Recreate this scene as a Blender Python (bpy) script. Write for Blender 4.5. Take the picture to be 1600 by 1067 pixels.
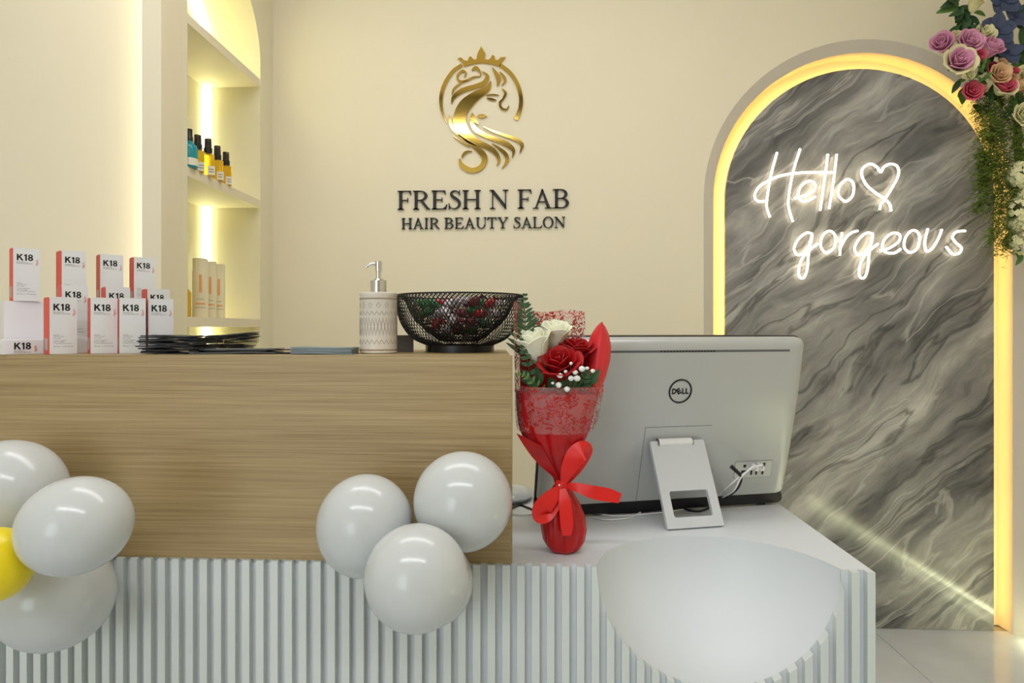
import bpy, bmesh, math, random
from mathutils import Vector, Matrix, Euler
from mathutils.geometry import tessellate_polygon

random.seed(7)
for _o in list(bpy.data.objects):
    bpy.data.objects.remove(_o, do_unlink=True)
SC = bpy.context.scene
COL = SC.collection

# ------------------------------------------------------------------ camera
F, CX, CY = 1050.0, 777.0, 515.0          # focal length / principal point in 1600x1067 pixels
YAW = math.radians(3.15)
H = 1.147                                  # eye height
cam_d = bpy.data.cameras.new('camera')
cam_d.sensor_width = 36.0
cam_d.lens = F / 1600 * 36
cam_d.shift_x = (800 - CX) / 1600
cam_d.shift_y = (CY - 533.5) / 1600
cam_d.clip_start = 0.02
cam = bpy.data.objects.new('camera', cam_d)
COL.objects.link(cam)
cam.location = (0, 0, H)
cam.rotation_euler = (math.pi / 2, 0, YAW)
SC.camera = cam

# ------------------------------------------------------------------ world, exposure, daylight
SC.view_settings.view_transform = 'Standard'
SC.view_settings.look = 'None'
SC.view_settings.gamma = 1
SC.view_settings.use_curve_mapping = False
SC.view_settings.exposure = 0.38
W = bpy.data.worlds.new('world')
SC.world = W
W.use_nodes = True
W.node_tree.nodes['Background'].inputs[0].default_value = (0.80, 0.88, 1.0, 1)
W.node_tree.nodes['Background'].inputs[1].default_value = 0.6

def area_light(name, loc, rot, sx, sy, power, col):
    l = bpy.data.lights.new(name, 'AREA')
    l.shape = 'RECTANGLE'; l.size = sx; l.size_y = sy
    l.energy = power; l.color = col
    o = bpy.data.objects.new(name, l); COL.objects.link(o)
    o.location = loc; o.rotation_euler = rot
    return o
# daylight through the shop front behind the camera
area_light('shopfront_daylight', (-1.75, -3.30, 1.5), (math.pi / 2, 0, 0), 1.6, 2.2, 30, (0.86, 0.96, 1.03))
# long ceiling light panels of the salon
area_light('ceiling_panel_light', (-0.2, -0.50, 2.86), (0, 0, 0), 2.4, 0.24, 25, (0.97, 0.98, 1.0))
area_light('ceiling_panel_light', (-0.2, 1.45, 2.86), (0, 0, 0), 2.2, 0.35, 14, (0.98, 0.97, 0.98))

# ------------------------------------------------------------------ pixel -> place on a known plane
_c, _s = math.cos(YAW), math.sin(YAW)
def ray(px, py):
    u = (px - CX) / F; v = (CY - py) / F
    return Vector((-_s + _c * u, _c + _s * u, v))
def PT(px, py, t):
    return Vector((0, 0, H)) + ray(px, py) * t
def PY(px, py, Y):
    r = ray(px, py); return Vector((0, 0, H)) + r * (Y / r.y)
def PZ(px, py, z):
    r = ray(px, py); return Vector((0, 0, H)) + r * ((z - H) / r.z)

# ------------------------------------------------------------------ materials
MATS = {}
def mat(name, col, rough=0.5, metal=0.0, noise=0.0, nscale=8.0, bump=0.0, bscale=60.0, spec=0.5,
        sss=0.0, trans=0.0, ior=1.45, emit=None, estr=0.0, coat=0.0, alpha=1.0, stretch=(1, 1, 1)):
    if name in MATS: return MATS[name]
    m = bpy.data.materials.new(name); m.use_nodes = True
    nt = m.node_tree; b = nt.nodes['Principled BSDF']
    b.inputs['Base Color'].default_value = (*col, 1)
    b.inputs['Roughness'].default_value = rough
    b.inputs['Metallic'].default_value = metal
    b.inputs['Specular IOR Level'].default_value = spec
    b.inputs['IOR'].default_value = ior
    if sss:
        b.inputs['Subsurface Weight'].default_value = sss
        b.inputs['Subsurface Radius'].default_value = (0.02, 0.02, 0.02)
        b.inputs['Subsurface Scale'].default_value = 0.5
    if trans: b.inputs['Transmission Weight'].default_value = trans
    if coat: b.inputs['Coat Weight'].default_value = coat
    if alpha < 1: b.inputs['Alpha'].default_value = alpha
    if emit:
        b.inputs['Emission Color'].default_value = (*emit, 1)
        b.inputs['Emission Strength'].default_value = estr
    tc = nt.nodes.new('ShaderNodeTexCoord')
    mp = nt.nodes.new('ShaderNodeMapping'); mp.inputs['Scale'].default_value = stretch
    nt.links.new(tc.outputs['Object'], mp.inputs['Vector'])
    if noise:
        n = nt.nodes.new('ShaderNodeTexNoise'); n.inputs['Scale'].default_value = nscale; n.inputs['Detail'].default_value = 4
        nt.links.new(mp.outputs[0], n.inputs['Vector'])
        r = nt.nodes.new('ShaderNodeMapRange')
        r.inputs['From Min'].default_value = 0.3; r.inputs['From Max'].default_value = 0.7
        r.inputs['To Min'].default_value = 1 - noise; r.inputs['To Max'].default_value = 1 + noise
        nt.links.new(n.outputs['Fac'], r.inputs['Value'])
        mx = nt.nodes.new('ShaderNodeMix'); mx.data_type = 'RGBA'; mx.blend_type = 'MULTIPLY'
        mx.inputs['Factor'].default_value = 1
        mx.inputs[6].default_value = (*col, 1)
        nt.links.new(r.outputs[0], mx.inputs[7])
        nt.links.new(mx.outputs[2], b.inputs['Base Color'])
    if bump:
        n2 = nt.nodes.new('ShaderNodeTexNoise'); n2.inputs['Scale'].default_value = bscale; n2.inputs['Detail'].default_value = 5
        nt.links.new(mp.outputs[0], n2.inputs['Vector'])
        bp = nt.nodes.new('ShaderNodeBump'); bp.inputs['Strength'].default_value = bump; bp.inputs['Distance'].default_value = 0.002
        nt.links.new(n2.outputs['Fac'], bp.inputs['Height'])
        nt.links.new(bp.outputs[0], b.inputs['Normal'])
    MATS[name] = m
    return m

def s2l(r, g, b):
    f = lambda c: (c / 255 / 12.92) if c / 255 <= 0.04045 else ((c / 255 + 0.055) / 1.055) ** 2.4
    return (f(r), f(g), f(b))

def ramp(nt, pts):
    r = nt.nodes.new('ShaderNodeValToRGB')
    el = r.color_ramp.elements
    while len(el) > 1: el.remove(el[0])
    el[0].position = pts[0][0]; el[0].color = (*pts[0][1], 1)
    for p, c in pts[1:]:
        e = el.new(p); e.color = (*c, 1)
    return r

def wood_material():
    m = bpy.data.materials.new('light_oak_laminate'); m.use_nodes = True
    nt = m.node_tree; b = nt.nodes['Principled BSDF']
    tc = nt.nodes.new('ShaderNodeTexCoord')
    mp = nt.nodes.new('ShaderNodeMapping'); mp.inputs['Scale'].default_value = (0.5, 6.0, 22.0)
    nt.links.new(tc.outputs['Object'], mp.inputs['Vector'])
    n1 = nt.nodes.new('ShaderNodeTexNoise'); n1.inputs['Scale'].default_value = 1.6; n1.inputs['Detail'].default_value = 6; n1.inputs['Distortion'].default_value = 0.3
    nt.links.new(mp.outputs[0], n1.inputs['Vector'])
    mp2 = nt.nodes.new('ShaderNodeMapping'); mp2.inputs['Scale'].default_value = (5.0, 40.0, 520.0)
    nt.links.new(tc.outputs['Object'], mp2.inputs['Vector'])
    n2 = nt.nodes.new('ShaderNodeTexNoise'); n2.inputs['Scale'].default_value = 1.0; n2.inputs['Detail'].default_value = 3
    nt.links.new(mp2.outputs[0], n2.inputs['Vector'])
    mx = nt.nodes.new('ShaderNodeMath'); mx.operation = 'MULTIPLY_ADD'; mx.inputs[1].default_value = 0.62
    nt.links.new(n2.outputs['Fac'], mx.inputs[0])
    m2 = nt.nodes.new('ShaderNodeMath'); m2.operation = 'MULTIPLY'; m2.inputs[1].default_value = 0.38
    nt.links.new(n1.outputs['Fac'], m2.inputs[0]); nt.links.new(m2.outputs[0], mx.inputs[2])
    r = ramp(nt, [(0.30, s2l(134, 109, 69)), (0.45, s2l(156, 132, 89)), (0.55, s2l(166, 143, 99)), (0.72, s2l(184, 160, 116))])
    nt.links.new(mx.outputs[0], r.inputs[0]); nt.links.new(r.outputs[0], b.inputs['Base Color'])
    b.inputs['Roughness'].default_value = 0.42
    bp = nt.nodes.new('ShaderNodeBump'); bp.inputs['Strength'].default_value = 0.12; bp.inputs['Distance'].default_value = 0.001
    nt.links.new(n2.outputs['Fac'], bp.inputs['Height']); nt.links.new(bp.outputs[0], b.inputs['Normal'])
    return m

def marble_material():
    m = bpy.data.materials.new('grey_streaked_marble'); m.use_nodes = True
    nt = m.node_tree; b = nt.nodes['Principled BSDF']
    tc = nt.nodes.new('ShaderNodeTexCoord')
    # warp the coordinates, then stretch them along a rising diagonal
    nw = nt.nodes.new('ShaderNodeTexNoise'); nw.inputs['Scale'].default_value = 1.9; nw.inputs['Detail'].default_value = 3
    nt.links.new(tc.outputs['Object'], nw.inputs['Vector'])
    sub = nt.nodes.new('ShaderNodeVectorMath'); sub.operation = 'SUBTRACT'; sub.inputs[1].default_value = (0.5, 0.5, 0.5)
    nt.links.new(nw.outputs['Color'], sub.inputs[0])
    sca = nt.nodes.new('ShaderNodeVectorMath'); sca.operation = 'SCALE'; sca.inputs['Scale'].default_value = 0.30
    nt.links.new(sub.outputs[0], sca.inputs[0])
    add = nt.nodes.new('ShaderNodeVectorMath'); add.operation = 'ADD'
    nt.links.new(tc.outputs['Object'], add.inputs[0]); nt.links.new(sca.outputs[0], add.inputs[1])
    rot = nt.nodes.new('ShaderNodeMapping'); rot.inputs['Rotation'].default_value = (0, math.radians(42), 0)
    nt.links.new(add.outputs[0], rot.inputs['Vector'])
    def layer(scale, noise_scale, detail, dist, loc, rough=0.6):
        mp = nt.nodes.new('ShaderNodeMapping'); mp.inputs['Scale'].default_value = scale; mp.inputs['Location'].default_value = loc
        nt.links.new(rot.outputs[0], mp.inputs['Vector'])
        n = nt.nodes.new('ShaderNodeTexNoise'); n.inputs['Scale'].default_value = noise_scale
        n.inputs['Detail'].default_value = detail; n.inputs['Distortion'].default_value = dist; n.inputs['Roughness'].default_value = rough
        nt.links.new(mp.outputs[0], n.inputs['Vector'])
        return n
    a = layer((0.7, 1, 2.6), 1.7, 7, 0.25, (0.3, 0, 0.2), 0.55)
    c = layer((0.9, 1, 6.0), 2.0, 7, 0.35, (3.1, 0, 1.4), 0.62)
    d = layer((0.6, 1, 3.6), 1.9, 6, 0.5, (7.7, 0, 5.2), 0.5)
    mx = nt.nodes.new('ShaderNodeMath'); mx.operation = 'MULTIPLY_ADD'; mx.inputs[1].default_value = 0.42
    ml = nt.nodes.new('ShaderNodeMath'); ml.operation = 'MULTIPLY'; ml.inputs[1].default_value = 0.58
    nt.links.new(c.outputs['Fac'], mx.inputs[0]); nt.links.new(a.outputs['Fac'], ml.inputs[0]); nt.links.new(ml.outputs[0], mx.inputs[2])
    r = ramp(nt, [(0.34, s2l(64, 64, 66)), (0.42, s2l(106, 105, 104)), (0.49, s2l(138, 136, 132)), (0.54, s2l(160, 158, 152)), (0.62, s2l(200, 198, 191))])
    nt.links.new(mx.outputs[0], r.inputs[0])
    # thin pale veins and thin dark veins: ridges of the third layer
    def vein(src, centre, width):
        s = nt.nodes.new('ShaderNodeMath'); s.operation = 'SUBTRACT'; s.inputs[1].default_value = centre
        nt.links.new(src.outputs['Fac'], s.inputs[0])
        ab = nt.nodes.new('ShaderNodeMath'); ab.operation = 'ABSOLUTE'; nt.links.new(s.outputs[0], ab.inputs[0])
        mr = nt.nodes.new('ShaderNodeMapRange'); mr.inputs['From Min'].default_value = 0; mr.inputs['From Max'].default_value = width
        mr.inputs['To Min'].default_value = 1; mr.inputs['To Max'].default_value = 0
        nt.links.new(ab.outputs[0], mr.inputs['Value'])
        return mr
    v1 = vein(d, 0.54, 0.016); v2 = vein(d, 0.40, 0.03)
    m1 = nt.nodes.new('ShaderNodeMix'); m1.data_type = 'RGBA'; m1.inputs[7].default_value = (*s2l(205, 202, 194), 1)
    h1 = nt.nodes.new('ShaderNodeMath'); h1.operation = 'MULTIPLY'; h1.inputs[1].default_value = 0.45
    nt.links.new(v1.outputs[0], h1.inputs[0]); nt.links.new(h1.outputs[0], m1.inputs['Factor']); nt.links.new(r.outputs[0], m1.inputs[6])
    m2 = nt.nodes.new('ShaderNodeMix'); m2.data_type = 'RGBA'; m2.inputs[7].default_value = (*s2l(48, 48, 50), 1)
    h2 = nt.nodes.new('ShaderNodeMath'); h2.operation = 'MULTIPLY'; h2.inputs[1].default_value = 0.62
    nt.links.new(v2.outputs[0], h2.inputs[0]); nt.links.new(h2.outputs[0], m2.inputs['Factor']); nt.links.new(m1.outputs[2], m2.inputs[6])
    nt.links.new(m2.outputs[2], b.inputs['Base Color'])
    b.inputs['Roughness'].default_value = 0.11
    b.inputs['Specular IOR Level'].default_value = 0.45
    return m

def lace_material():
    m = bpy.data.materials.new('lace_print_film'); m.use_nodes = True
    nt = m.node_tree; b = nt.nodes['Principled BSDF']
    tc = nt.nodes.new('ShaderNodeTexCoord')
    n = nt.nodes.new('ShaderNodeTexNoise'); n.inputs['Scale'].default_value = 60; n.inputs['Detail'].default_value = 2
    nt.links.new(tc.outputs['Object'], n.inputs['Vector'])
    sub = nt.nodes.new('ShaderNodeVectorMath'); sub.operation = 'MULTIPLY_ADD'; sub.inputs[1].default_value = (0.03, 0.03, 0.03)
    nt.links.new(n.outputs['Color'], sub.inputs[0]); nt.links.new(tc.outputs['Object'], sub.inputs[2])
    v = nt.nodes.new('ShaderNodeTexVoronoi'); v.inputs['Scale'].default_value = 75
    nt.links.new(sub.outputs[0], v.inputs['Vector'])
    w = nt.nodes.new('ShaderNodeMath'); w.operation = 'MULTIPLY'; w.inputs[1].default_value = 16
    nt.links.new(v.outputs['Distance'], w.inputs[0])
    sn = nt.nodes.new('ShaderNodeMath'); sn.operation = 'SINE'; nt.links.new(w.outputs[0], sn.inputs[0])
    st = nt.nodes.new('ShaderNodeMapRange'); st.inputs['From Min'].default_value = 0.0; st.inputs['From Max'].default_value = 0.35
    nt.links.new(sn.outputs[0], st.inputs['Value'])
    n3 = nt.nodes.new('ShaderNodeTexNoise'); n3.inputs['Scale'].default_value = 38; nt.links.new(tc.outputs['Object'], n3.inputs['Vector'])
    st3 = nt.nodes.new('ShaderNodeMapRange'); st3.inputs['From Min'].default_value = 0.40; st3.inputs['From Max'].default_value = 0.46
    nt.links.new(n3.outputs['Fac'], st3.inputs['Value'])
    mm = nt.nodes.new('ShaderNodeMath'); mm.operation = 'MULTIPLY'
    nt.links.new(st.outputs[0], mm.inputs[0]); nt.links.new(st3.outputs[0], mm.inputs[1])
    mix = nt.nodes.new('ShaderNodeMix'); mix.data_type = 'RGBA'
    mix.inputs[6].default_value = (*s2l(225, 190, 185), 1); mix.inputs[7].default_value = (*s2l(178, 20, 30), 1)
    nt.links.new(mm.outputs[0], mix.inputs['Factor']); nt.links.new(mix.outputs[2], b.inputs['Base Color'])
    al = nt.nodes.new('ShaderNodeMapRange'); al.inputs['To Min'].default_value = 0.20; al.inputs['To Max'].default_value = 0.80
    nt.links.new(mm.outputs[0], al.inputs['Value']); nt.links.new(al.outputs[0], b.inputs['Alpha'])
    b.inputs['Roughness'].default_value = 0.22
    return m

def tile_material():
    m = bpy.data.materials.new('pale_floor_tile'); m.use_nodes = True
    nt = m.node_tree; b = nt.nodes['Principled BSDF']
    tc = nt.nodes.new('ShaderNodeTexCoord')
    n = nt.nodes.new('ShaderNodeTexNoise'); n.inputs['Scale'].default_value = 3; n.inputs['Detail'].default_value = 6
    nt.links.new(tc.outputs['Object'], n.inputs['Vector'])
    r = ramp(nt, [(0.3, s2l(192, 196, 200)), (0.7, s2l(212, 216, 220))])
    nt.links.new(n.outputs['Fac'], r.inputs[0]); nt.links.new(r.outputs[0], b.inputs['Base Color'])
    b.inputs['Roughness'].default_value = 0.11
    return m

M_WALL = mat('warm_cream_paint', s2l(232, 222, 196), 0.7, noise=0.015, nscale=2, bump=0.05, bscale=90)
M_CEIL = mat('ceiling_white', s2l(238, 234, 226), 0.8, noise=0.01)
M_TRIM = mat('taupe_reveal', s2l(208, 199, 184), 0.7, noise=0.02)  # arch trim and reveal: greyer and darker than the walls
M_NICHE = mat('niche_cream_paint', s2l(232, 225, 200), 0.65, noise=0.01)
M_WOOD = wood_material()
M_MARBLE = marble_material()
M_TILE = tile_material()
M_GROUT = mat('tile_grout', s2l(150, 147, 136), 0.8, noise=0.05)
M_WHITE = mat('white_solid_surface', s2l(214, 218, 220), 0.45, noise=0.01, nscale=3)
M_SLAT = mat('white_slat_paint', s2l(210, 216, 212), 0.5, noise=0.015, nscale=12)
M_BLACK = mat('black_plastic', s2l(22, 22, 24), 0.35, noise=0.05)
M_INK = mat('black_ink', s2l(20, 19, 20), 0.6, noise=0.02)
M_INKG = mat('grey_small_print', s2l(95, 92, 92), 0.6, noise=0.02)
M_GOLD = mat('polished_gold_acrylic', s2l(226, 188, 92), 0.07, metal=1.0, bump=0.03, bscale=14)
M_LETTER = mat('black_acrylic_letter', s2l(24, 21, 17), 0.5, noise=0.03)
M_LED_Y = mat('amber_led_strip', (1, 0.75, 0.3), 0.5, emit=(1.0, 0.64, 0.15), estr=11, noise=0.01)
M_LED_W = mat('niche_led_strip', (1, 1, 0.8), 0.5, emit=(0.98, 1.0, 0.58), estr=15, noise=0.01)
M_LED_C = mat('cove_led_strip', (1, 1, 0.8), 0.5, emit=(1.0, 0.92, 0.70), estr=4.5, noise=0.01)
M_LED_F = mat('floor_led_strip', (1, 1, 0.8), 0.5, emit=(0.95, 1.0, 0.62), estr=14, noise=0.01)
M_NEON = mat('neon_flex_tube', (1, 1, 0.9), 0.4, emit=(1.0, 0.86, 0.64), estr=3.0, noise=0.01)
M_NEONB = mat('clear_neon_backing', (0.9, 0.9, 0.9), 0.1, trans=1.0, noise=0.01)
M_LAMP = mat('downlight_lens', (1, 1, 1), 0.5, emit=(1.0, 0.96, 0.88), estr=16, noise=0.01)
M_BALLOON = mat('white_latex', s2l(200, 203, 202), 0.18, sss=0.3, noise=0.01, nscale=5)
M_YBALLOON = mat('yellow_latex', s2l(238, 214, 20), 0.3, sss=0.25, noise=0.02)
M_SILVER = mat('silver_grey_plastic', s2l(186, 188, 186), 0.34, metal=0.25, noise=0.01, nscale=4)
M_STAND = mat('pale_grey_metal', s2l(206, 209, 212), 0.38, metal=0.1, noise=0.02)
M_CHROME = mat('polished_chrome', s2l(206, 206, 206), 0.12, metal=1.0, noise=0.02)
M_WPLAS = mat('white_plastic', s2l(232, 232, 230), 0.35, noise=0.01)
M_CERAM = mat('cream_ceramic', s2l(222, 214, 202), 0.25, noise=0.01)
M_GOLDLINE = mat('brown_gold_line', s2l(150, 122, 78), 0.4, noise=0.05)
M_GREYLINE = mat('grey_pattern_line', s2l(150, 142, 132), 0.5, noise=0.03)
M_CARTON = mat('white_carton', s2l(224, 224, 224), 0.5, noise=0.01)
M_CORAL = mat('coral_red_carton', s2l(222, 84, 70), 0.5, noise=0.02)
M_CORAL_INK = mat('coral_ink', s2l(222, 130, 122), 0.5, noise=0.02)
M_GREYSTICK = mat('grey_sticker', s2l(176, 174, 166), 0.5, noise=0.03)
M_ACRYL = mat('frosted_white_acrylic', s2l(230, 228, 230), 0.3, sss=0.2, noise=0.01)
M_CARD = mat('matt_black_card', s2l(38, 38, 40), 0.5, noise=0.06, nscale=20)
M_CARDTOP = mat('grey_leaflet_print', s2l(98, 98, 98), 0.35, noise=0.2, nscale=30)
M_BLUECARD = mat('blue_grey_card', s2l(122, 136, 142), 0.4, noise=0.05, nscale=20)
M_GREYBOX = mat('mid_grey_card', s2l(104, 102, 104), 0.5, noise=0.05)
M_BAND = mat('tan_rubber', s2l(196, 168, 96), 0.6, noise=0.05)
M_WIRE = mat('black_wire_enamel', s2l(20, 20, 21), 0.4, noise=0.05)
M_RED = mat('red_satin_ribbon', s2l(222, 30, 24), 0.38, noise=0.04, nscale=30)
M_REDWRAP = mat('red_film_wrap', s2l(176, 10, 14), 0.28, noise=0.15, nscale=25, bump=0.3, bscale=40)
M_REDPAPER = mat('red_paper_sheet', s2l(216, 44, 50), 0.42, noise=0.03)
M_LACE = lace_material()
M_ROSE_R = mat('deep_red_petal', s2l(170, 10, 18), 0.5, noise=0.12, nscale=60)
M_ROSE_W = mat('cream_white_petal', s2l(250, 251, 226), 0.5, noise=0.05, nscale=50, sss=0.2)
M_ROSE_M = mat('mauve_pink_petal', s2l(222, 156, 184), 0.55, noise=0.1, nscale=50)
M_ROSE_C = mat('coral_pink_petal', s2l(218, 92, 112), 0.55, noise=0.1, nscale=50)
M_ROSE_D = mat('dark_rose_petal', s2l(150, 48, 76), 0.55, noise=0.1, nscale=50)
M_ROSE_Y = mat('pale_yellow_petal', s2l(232, 226, 176), 0.55, noise=0.06, nscale=50)
M_ROSE_B = mat('peach_beige_petal', s2l(226, 184, 138), 0.55, noise=0.08, nscale=50)
M_BLUE = mat('slate_blue_petal', s2l(66, 76, 104), 0.55, noise=0.15, nscale=40)
M_LEAF = mat('dark_green_leaf', s2l(46, 78, 40), 0.6, noise=0.2, nscale=40)
M_LEAF2 = mat('mid_green_leaf', s2l(84, 122, 56), 0.5, noise=0.2, nscale=40)
M_FERN = mat('olive_green_fern', s2l(96, 116, 34), 0.85, noise=0.3, nscale=30)
M_STEM = mat('green_stem', s2l(74, 100, 50), 0.6, noise=0.1)
M_GYPS = mat('tiny_white_bloom', s2l(240, 240, 236), 0.6, noise=0.03)
M_AMBER = mat('amber_oil', s2l(236, 190, 40), 0.1, trans=0.35, noise=0.03)
M_TEAL = mat('teal_bottle', s2l(22, 140, 150), 0.25, noise=0.04)
M_LABEL = mat('pale_label', s2l(226, 222, 206), 0.5, noise=0.02)
M_CLEARCAP = mat('smoke_clear_cap', s2l(70, 66, 60), 0.12, trans=0.5, noise=0.02)
M_TUBE = mat('pearl_cream_tube', s2l(232, 222, 190), 0.35, noise=0.02)
M_ORANGE = mat('orange_print', s2l(236, 170, 110), 0.5, noise=0.02)
M_GLASS = mat('shop_window_glass', (0.95, 0.98, 1.0), 0.02, trans=1.0, noise=0.0)

# ------------------------------------------------------------------ objects
def wmat(o):
    if o.parent is None: return o.matrix_basis.copy()
    return wmat(o.parent) @ o.matrix_parent_inverse @ o.matrix_basis
def par(o, p, local=False):
    o.parent = p
    if not local: o.matrix_parent_inverse = wmat(p).inverted()
    return o
def tag(o, label=None, cat=None, group=None, kind=None):
    if label: o['label'] = label
    if cat: o['category'] = cat
    if group: o['group'] = group
    if kind: o['kind'] = kind
    return o
def empty(name, loc, rz=0.0, label=None, cat=None, group=None):
    o = bpy.data.objects.new(name, None); COL.objects.link(o)
    o.empty_display_size = 0.05
    o.location = loc; o.rotation_euler = (0, 0, rz)
    return tag(o, label, cat, group)
def copy_tree(o, parent=None):
    c = o.copy(); COL.objects.link(c)
    if parent is not None:
        c.parent = parent; c.matrix_parent_inverse = o.matrix_parent_inverse.copy()
    for ch in list(o.children): copy_tree(ch, c)
    return c

class MB:
    def __init__(s): s.v = []; s.f = []
    def add(s, vs, fs):
        n = len(s.v); s.v += [tuple(v) for v in vs]; s.f += [tuple(i + n for i in f) for f in fs]; return s
    def box(s, x0, y0, z0, x1, y1, z1):
        return s.add([(x0,y0,z0),(x1,y0,z0),(x1,y1,z0),(x0,y1,z0),(x0,y0,z1),(x1,y0,z1),(x1,y1,z1),(x0,y1,z1)],
                     [(0,3,2,1),(4,5,6,7),(0,1,5,4),(1,2,6,5),(2,3,7,6),(3,0,4,7)])
    def grid(s, fn, nu, nv, closeu=False):
        vs = []
        for j in range(nv + 1):
            for i in range(nu if closeu else nu + 1):
                vs.append(fn(i / nu, j / nv))
        w = nu if closeu else nu + 1
        fs = []
        for j in range(nv):
            for i in range(nu):
                a = j * w + i; b = j * w + (i + 1) % w if closeu else a + 1
                fs.append((a, b, b + w, a + w))
        return s.add(vs, fs)
    def sheet(s, fn, nu, nv, th):
        """a curved sheet with real thickness"""
        g = [[Vector(fn(i / nu, j / nv)) for i in range(nu + 1)] for j in range(nv + 1)]
        def nrm(i, j):
            a = g[j][min(i + 1, nu)] - g[j][max(i - 1, 0)]; b = g[min(j + 1, nv)][i] - g[max(j - 1, 0)][i]
            n = a.cross(b)
            return n.normalized() if n.length > 1e-12 else Vector((0, 0, 1))
        w = nu + 1; top = []; bot = []
        for j in range(nv + 1):
            for i in range(nu + 1):
                n = nrm(i, j) * th * 0.5
                top.append(g[j][i] + n); bot.append(g[j][i] - n)
        N = len(top); fs = []
        for j in range(nv):
            for i in range(nu):
                a = j * w + i
                fs.append((a, a + 1, a + 1 + w, a + w)); fs.append((a + N, a + w + N, a + 1 + w + N, a + 1 + N))
        rim = [i for i in range(w)] + [j * w + nu for j in range(1, nv + 1)] + [nv * w + i for i in range(nu - 1, -1, -1)] + [j * w for j in range(nv - 1, 0, -1)]
        for k in range(len(rim)):
            a, b = rim[k], rim[(k + 1) % len(rim)]
            fs.append((b, a, a + N, b + N))
        return s.add(top + bot, fs)
    def lathe(s, prof, n=32, o=(0, 0, 0), wob=None):
        vs = []; fs = []
        for (r, z) in prof:
            for k in range(n):
                a = 2 * math.pi * k / n
                q = r * (1 + (wob(a, z) if wob else 0))
                vs.append((o[0] + q * math.cos(a), o[1] + q * math.sin(a), o[2] + z))
        for j in range(len(prof) - 1):
            for k in range(n):
                a = j * n + k; b = j * n + (k + 1) % n
                fs.append((a, b, b + n, a + n))
        fs.append(tuple(range(n - 1, -1, -1))); fs.append(tuple((len(prof) - 1) * n + k for k in range(n)))
        return s.add(vs, fs)
    def tube(s, pts, r, n=8, closed=False):
        pts = [Vector(p) for p in pts]; m = len(pts)
        rr = r if isinstance(r, (list, tuple)) else [r] * m
        up = None; vs = []; fs = []
        for i, p in enumerate(pts):
            if closed: t = pts[(i + 1) % m] - pts[i - 1]
            else: t = pts[min(i + 1, m - 1)] - pts[max(i - 1, 0)]
            t = t.normalized() if t.length > 1e-12 else Vector((0, 0, 1))
            if up is None: up = t.orthogonal().normalized()
            up = (up - t * up.dot(t)); up = up.normalized() if up.length > 1e-9 else t.orthogonal().normalized()
            bi = t.cross(up)
            for k in range(n):
                a = 2 * math.pi * k / n
                vs.append(p + (up * math.cos(a) + bi * math.sin(a)) * rr[i])
        segs = m if closed else m - 1
        for i in range(segs):
            for k in range(n):
                a = i * n + k; b = i * n + (k + 1) % n; c = ((i + 1) % m) * n
                fs.append((a, b, c + (k + 1) % n, c + k))
        if not closed:
            fs.append(tuple(range(n - 1, -1, -1))); fs.append(tuple((m - 1) * n + k for k in range(n)))
        return s.add(vs, fs)
    def prism(s, loops, mp, d0, d1):
        """closed polygon (first loop outline, others holes) extruded from d0 to d1; mp(a, b, d) -> xyz"""
        flat = [p for l in loops for p in l]
        tris = tessellate_polygon([[Vector((p[0], p[1], 0)) for p in l] for l in loops])
        N = len(flat)
        vs = [mp(p[0], p[1], d0) for p in flat] + [mp(p[0], p[1], d1) for p in flat]
        fs = []
        for t in tris:
            a, b, c = t
            ar = (flat[b][0]-flat[a][0])*(flat[c][1]-flat[a][1]) - (flat[b][1]-flat[a][1])*(flat[c][0]-flat[a][0])
            if abs(ar) < 1e-14: continue
            if ar < 0: a, c = c, a
            fs.append((a, b, c)); fs.append((c + N, b + N, a + N))
        o = 0
        for l in loops:
            for i in range(len(l)):
                a = o + i; b = o + (i + 1) % len(l)
                fs.append((a, b, b + N, a + N))
            o += len(l)
        return s.add(vs, fs)
    def xf(s, m):
        s.v = [tuple(m @ Vector(v)) for v in s.v]; return s
    def build(s, name, material, parent=None, smooth=False, local=False, fixn=True, angle=None, recentre=True):
        me = bpy.data.meshes.new(name)
        vs = s.v; c = Vector((0, 0, 0))
        if recentre and not local and vs:
            lo = Vector([min(v[i] for v in vs) for i in range(3)]); hi = Vector([max(v[i] for v in vs) for i in range(3)])
            c = Vector(((lo.x + hi.x) / 2, (lo.y + hi.y) / 2, lo.z))
            vs = [(v[0] - c.x, v[1] - c.y, v[2] - c.z) for v in vs]
        me.from_pydata(vs, [], s.f)
        if fixn:
            bm = bmesh.new(); bm.from_mesh(me); bmesh.ops.recalc_face_normals(bm, faces=bm.faces); bm.to_mesh(me); bm.free()
        me.materials.append(material)
        if smooth:
            me.polygons.foreach_set('use_smooth', [True] * len(me.polygons))
            me.set_sharp_from_angle(angle=math.radians(angle if angle else 40))
        o = bpy.data.objects.new(name, me); COL.objects.link(o)
        o.location = c
        if parent is not None: par(o, parent, local)
        return o

def spline(pts, n=8, closed=False):
    """Catmull-Rom through points (any dimension)"""
    P = [tuple(p) for p in pts]; m = len(P); out = []
    segs = m if closed else m - 1
    for i in range(segs):
        if closed: p0, p1, p2, p3 = P[i - 1], P[i], P[(i + 1) % m], P[(i + 2) % m]
        else: p0, p1, p2, p3 = P[max(i - 1, 0)], P[i], P[i + 1], P[min(i + 2, m - 1)]
        for k in range(n):
            t = k / n; t2 = t * t; t3 = t2 * t
            out.append(tuple(0.5 * (2 * b + (c - a) * t + (2 * a - 5 * b + 4 * c - d) * t2 + (3 * b - a - 3 * c + d) * t3) for a, b, c, d in zip(p0, p1, p2, p3)))
    if not closed: out.append(P[-1])
    return out

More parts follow.
